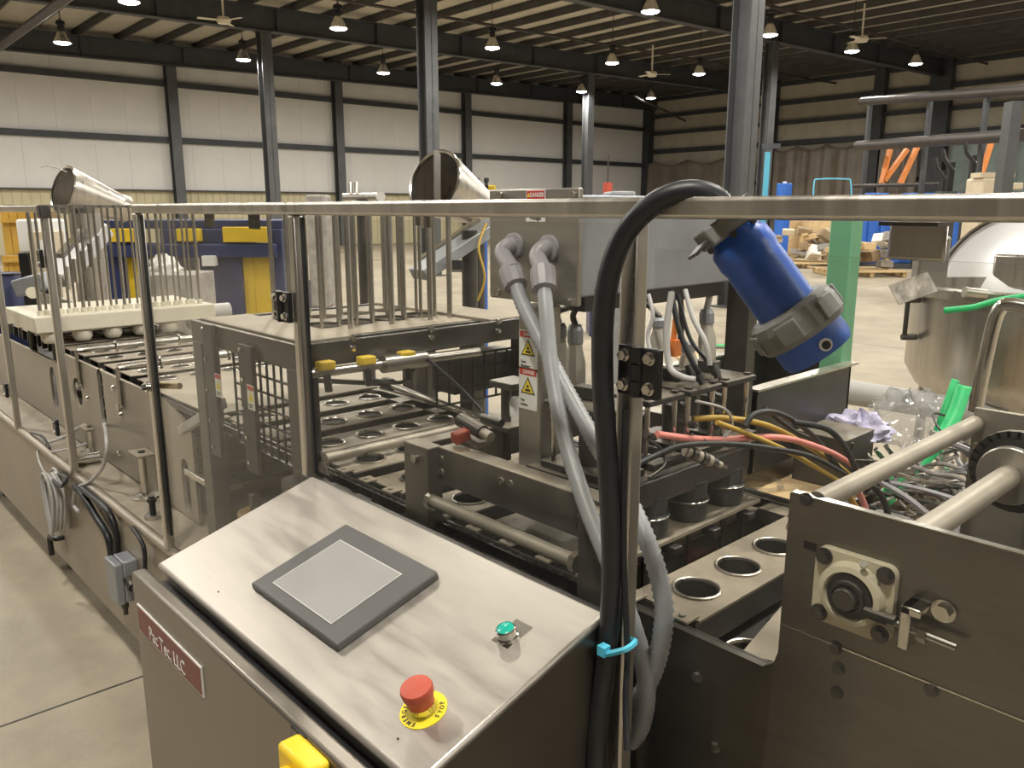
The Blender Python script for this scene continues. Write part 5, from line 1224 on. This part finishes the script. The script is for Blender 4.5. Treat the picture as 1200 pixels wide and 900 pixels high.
upright(MB(), 17, 47, 257, 297, 7.0, .4).build('hood', 'white_paint', wh, bevel=.02); upright(MB(), 31, 52, 271, 325, 6.8, .3).build('door', 'tan_machine', wh, bevel=.01); upright(MB(), 20, 34, 296, 330, 6.9, .4, True).build('base', 'black_plastic', wh, bevel=.01)
upright(MB(), 44, 49, 282, 300, 6.75, .05).build('label_strip', 'white_paint', wh)
bd = PD(5, 340, 5.6); dr = thing('blue_drum', 'dark blue drum at the far left edge', 'drum', (bd.x, bd.y, 0))
MB().lathe([(0, 1.17), (.10, 1.17), (.11, 1.15), (.11, .9), (.117, .88), (.11, .86), (.11, .3), (.117, .28), (.11, .26), (.11, 0), (0, 0)], (bd.x, bd.y, 0), n=24).build('barrel', 'navy_paint', dr); MB().torus((bd.x, bd.y, 1.165), (0, 0, 1), .106, .008, 24, 6).build('rim', 'black_plastic', dr)
ga = thing('grey_gearbox', 'grey gearbox arm with round cap on the white slab', 'gearbox', PD(40, 345, 4.3))
MB().bar(PD(22, 338, 4.3), PD(58, 328, 4.3), .12, .09).build('arm', 'zinc_box', ga, bevel=.01); MB().cyl(PD(38, 343, 4.22), PD(38, 343, 4.12), .03, n=18).build('cap', 'white_plastic', ga)
# items above the rail
tp = thing('valve_manifold', 'grey pipe manifold with round gauge above the rail', 'valve', Vector((PD(425, 235, 6).x, PD(425, 235, 6).y, 0)))
MB().cyl(PD(402, 232, 6), PD(447, 231, 6), .035, n=12).build('header', 'steel', tp)
for u in (411, 418): MB().cyl(PD(u, 232, 6), PD(u, 214, 6), .018, n=10).build('stub', 'steel', tp)
MB().cyl(PD(446, 230, 5.95), PD(446, 230, 5.85), .035, n=18).build('gauge', 'white_paint', tp); MB().cyl(PD(425, 234, 6), Vector((PD(425, 234, 6).x, PD(425, 234, 6).y, 0)), .05, n=12).build('stand_pole', 'steel_dark', tp)
tag(upright(MB(), 357, 380, 228, 250, 13, .5, True).build('grey_housing', 'debris_grey', bevel=.04), 'grey green housing just above the rail, left of the pipe manifold', 'housing')
bt = thing('blue_actuator', 'blue and yellow actuator with two black rods above the rail', 'actuator', Vector((PD(570, 230, 6).x, PD(570, 230, 6).y, 0)))
upright(MB(), 556, 570, 228, 245, 6, .2, True).build('base', 'blue_paint', bt, bevel=.01); upright(MB(), 567, 581, 217, 236, 5.9, .12).build('housing', 'machine_yellow', bt, bevel=.01); upright(MB(), 568, 572, 217, 236, 5.85, .12).build('cover', 'black_plastic', bt)
for u in (559, 570): MB().cyl(PD(u, 230, 6.05), PD(u, 210, 6.05), .012, n=8).cyl(PD(u, 213, 6.05), PD(u, 209, 6.05), .02, n=8).build('rod', 'black_plastic', bt)
rb = thing('beacon', 'red signal beacon on a thin mast behind the electrical box', 'beacon', Vector((PD(712, 235, 12).x, PD(712, 235, 12).y, 0)))
q = PD(712, 222, 12); MB().cyl((q.x, q.y, q.z-.06), (q.x, q.y, q.z+.1), .07, n=14).build('lens', 'red_button', rb); MB().cyl((q.x, q.y, 0), (q.x, q.y, q.z-.06), .03, n=8).build('mast', 'pipe_dark', rb); MB().cyl((q.x, q.y, q.z+.1), (q.x, q.y, q.z+.5), .01, n=6).build('rod', 'pipe_dark', rb)
tag(upright(MB(), 714, 745, 224, 245, 7, .5, True).build('grey_machine', 'zinc_box', bevel=.02), 'light grey machine housing behind the end of the electrical box', 'machine')
tag(upright(MB(), 694, 712, 228, 245, 10, .5, True).build('dark_machine', 'navy_paint', bevel=.02), 'dark machine behind the electrical box', 'machine')
# ------------------------------------------------------------------ far background, right
def fl_at(u, v): q = PZ(u, v, 0); return Vector((q.x, q.y, 0)), (q-CAM).dot(_F)
cp = thing('cyan_post', 'light blue post with arm left of the blue drum', 'post', B(33, 20.3, 0))
T = 30.0
def upr(m, u0, u1, v0, v1, t, dep): return upright(m, u0, u1, v0, v1, t, dep)
upright(MB(), 898, 903, 178, 300, 26, .15, True).build('shaft', 'cyan_paint', cp); upr(MB(), 894, 915, 168, 174, 26, .1).build('arm', 'frame_grey', cp)
bd = PD(919, 224, 26); dr = thing('blue_drum', 'small bright blue drum beside the light blue post', 'drum', (bd.x, bd.y, 0))
MB().lathe([(0, bd.z+.24), (.22, bd.z+.24), (.235, bd.z+.22), (.235, bd.z-.25), (.25, bd.z-.27), (.235, bd.z-.29), (.235, 0), (0, 0)], (bd.x, bd.y, 0), n=20).build('barrel', 'blue_paint', dr); MB().cyl((bd.x, bd.y, bd.z+.24), (bd.x, bd.y, bd.z+.3), .06, n=10).build('cap', 'white_paint', dr)
ct = thing('push_cart', 'hand cart with bent blue grey handle right of the drum', 'cart', Vector((PD(975, 235, 27).x, PD(975, 235, 27).y, 0)))
MB().tube(catmull([PD(953, 240, 27), PD(954, 214, 27), PD(960, 210, 27), PD(992, 210, 27), PD(997, 214, 27), PD(998, 240, 27)], 4), .025, 8).build('handle', 'cyan_paint', ct); upright(MB(), 950, 1000, 238, 300, 27, .8, True).build('deck', 'wood_pale', ct)
tag(upright(MB(), 920, 948, 230, 250, 28, .5, True).build('wood_stack', 'wood_pale', bevel=.02), 'pale wood stack just above the rail on the right', 'lumber')
rk = thing('pipe_rack', 'tall rack at the right wall with long pipes and orange braces', 'rack', Vector((PD(1050, 235, 24).x, PD(1050, 235, 24).y, 0)))
for k, (p, q, r_) in enumerate((((1010, 119), (1215, 104), .12), ((1005, 171), (1200, 158), .14), ((1000, 218), (1100, 216), .05))):
    MB().cyl(PD(*p, 24), PD(*q, 17 if k < 2 else 22), r_, n=12).build('long_pipe', 'pipe_dark', rk)
for u, vt in ((1022, 112), (1093, 108), (1160, 106)): upright(MB(), u-2, u+2, vt, 300, 24-(u-1022)*.04, .15, True).build('rack_post', 'frame_grey', rk)
for k, (p, q) in enumerate((((1033, 215), (1043, 175)), ((1055, 215), (1075, 172)), ((1063, 175), (1036, 212)), ((1150, 205), (1162, 166)))):
    MB().bar(PD(*p, 23.5), PD(*q, 23.5), .12, .12).build('orange_brace', 'orange_paint', rk)
for k, (u, w, v0) in enumerate(((1117, 6, 190), (1143, 5, 182), (1108, 3, 200))):
    t = thing('black_press', ('black upright press with arm, left one', 'taller black upright press beside the tan machine', 'thin black stand left of the presses')[k], 'press', Vector((PD(u, 232, 15).x, PD(u, 232, 15).y, 0)))
    upr(MB(), u-w/2, u+w/2, v0, 226, 15, .1).build('column', 'black_plastic', t); upright(MB(), u-w*.9, u+w*.9, 224, 300, 15, .3, True).build('base', 'frame_grey', t)
    MB().tube([PD(u, v0+10, 15), PD(u-10, v0-3, 15), PD(u-12, v0-15, 15)], .04, 8).build('arm', 'black_plastic', t)
for k, (a, b) in enumerate(((1018, 1042), (1070, 1125))):
    t = thing('blue_bench', ('blue bench top behind the rail, left one', 'wider blue bench top left of the tan machine')[k], 'bench', Vector((PD(a, 235, 17).x, PD(a, 235, 17).y, 0))); upr(MB(), a, b, 226, 236, 27, .8).build('top', 'blue_paint', t, bevel=.02); upright(MB(), a+2, b-2, 236, 300, 27.1, .6, True).build('body', 'blue_paint', t)
tm = thing('tan_lathe', 'tan machine tool at the right edge above the rail', 'machine', Vector((PD(1175, 235, 13).x, PD(1175, 235, 13).y, 0)))
upright(MB(), 1152, 1172, 208, 300, 13, .5, True).build('body', 'tan_machine', tm, bevel=.04); upr(MB(), 1168, 1200, 214, 222, 13, .3).build('spindle_bar', 'tan_machine', tm, bevel=.02); upr(MB(), 1150, 1190, 202, 208, 13, .3).build('top', 'tan_machine', tm)
tag(upright(MB(), 1187, 1200, 118, 330, 11, .2, True).build('rack_upright', 'column_grey'), 'grey upright at the right edge of the picture', 'upright')
# rubble on pallets
def pallet(u, v, label, s=1.0):
    c, t_ = fl_at(u, v); pl = thing('pallet', label, 'pallet', c, 'pallets with debris')
    for k in range(5): MB().obox(c+_r*0+_h*(.25*k-.5)*s+Vector((0, 0, .13)), (1.2*s, .16*s, .025), _r, _h).build('board', 'wood_pale', pl)
    for k in (-1, 0, 1): MB().obox(c+_r*.52*k*s+Vector((0, 0, .06)), (.1, 1.1*s, .10), _r, _h).build('runner', 'wood_pale', pl)
    return c, t_
c1, t1 = pallet(1005, 322, 'pallet under the debris heap left of the blue container', 1.5)
c2, t2 = pallet(935, 312, 'pallet farther left under the debris heap', 1.6)
rg = random.Random(21)
for k in range(56):
    base = (c1, c2)[k % 2]; s_ = rg.uniform(.12, .34)
    p = base+_r*rg.uniform(-.85, .85)+_h*rg.uniform(-.5, .5)+Vector((0, 0, .16+s_*.4+rg.uniform(0, .7)))
    d = Vector((rg.uniform(-1, 1), rg.uniform(-1, 1), rg.uniform(-.3, .3))); mt = rg.choice(('cardboard', 'debris_grey', 'wood_pale', 'white_paint', 'tan_machine', 'debris_grey', 'cardboard'))
    tag(MB().obox(p, (s_*rg.uniform(.8, 1.7), s_, s_*rg.uniform(.5, 1)), d, Vector((-d.y, d.x, rg.uniform(-.2, .2)))).build('debris_piece', mt, bevel=.02), '%s in the debris heap on the %s pallet' % ({'cardboard': 'brown carton scrap', 'debris_grey': 'grey lump', 'wood_pale': 'pale wood scrap', 'white_paint': 'white scrap', 'tan_machine': 'tan scrap'}[mt], ('right', 'left')[k % 2]), 'debris', 'debris heap on the pallets')
cc, t_ = fl_at(1035, 318)
bc_ = thing('blue_container', 'blue steel container on the floor behind the debris', 'container', cc+_h*.8)
w0, w1 = PD(1015, 300, t_+.8), PD(1072, 300, t_+.8)
upr(MB(), 1015, 1075, 258, 309, t_+.8, 1.2).build('box', 'blue_paint', bc_, bevel=.02)
for k in range(4): upr(MB(), 1019+14*k, 1022+14*k, 260, 307, t_+.74, .06).build('rib', 'blue_paint', bc_)
upr(MB(), 1018, 1072, 309, 320, t_+.85, 1.0).build('skid', 'frame_grey', bc_)
for k, (u0, u1, mt_, lb_) in enumerate(((940, 975, 'frame_grey', 'dark low cabinet behind the debris heap'), (1110, 1195, 'blue_paint', 'long blue cabinet behind the kettle lid'))):
    q, tq = fl_at((u0+u1)/2, 300); tag(upright(MB(), u0, u1, 258, 300, tq, .8, True).build('floor_cabinet', mt_, bevel=.03), lb_, 'cabinet')
# floor board patches behind the plug
q = PZ(870, 425, 0)
tag(MB().obox(Vector((q.x, q.y, .012)), (1.3, 1.0, .024), _r, _h).build('plywood_sheet', 'wood_pale'), 'pale plywood sheet lying on the floor below the plug', 'plywood')
q = PZ(856, 408, 0); tag(MB().bar(Vector((q.x-.3, q.y-.2, .03)), Vector((q.x+.25, q.y+.2, .03)), .12, .006).build('floor_strap', 'strap_green'), 'green strap lying on the plywood sheet', 'strap')
# guide pillar beside the sign post
gpz = thing('guide_pillar', 'dark guide pillar with small top plate left of the sign post', 'pillar', (PY(593, 500, 1.12).x, 1.12, 1.15))
q = PY(593, 500, 1.12); zt = PY(593, 452, 1.12).z
MB().cyl((q.x, 1.12, 1.03), (q.x, 1.12, zt), .011, n=14).build('column', 'steel_dark', gpz); MB().box(q.x-.02, q.x+.05, 1.09, 1.16, zt, zt+.014).build('top_plate', 'tower_steel', gpz, bevel=.002)
MB().box(q.x-.05, q.x+.05, 1.08, 1.17, 1.15, 1.162).build('lower_plate', 'tower_steel', gpz, bevel=.002); MB().lathe([(.0, 0), (.012, 0), (.014, .03), (.009, .04), (0, .04)], (q.x+.03, 1.12, zt-.06), n=12).build('oil_cup', 'white_paint', gpz)
# low case behind the conveyor, middle
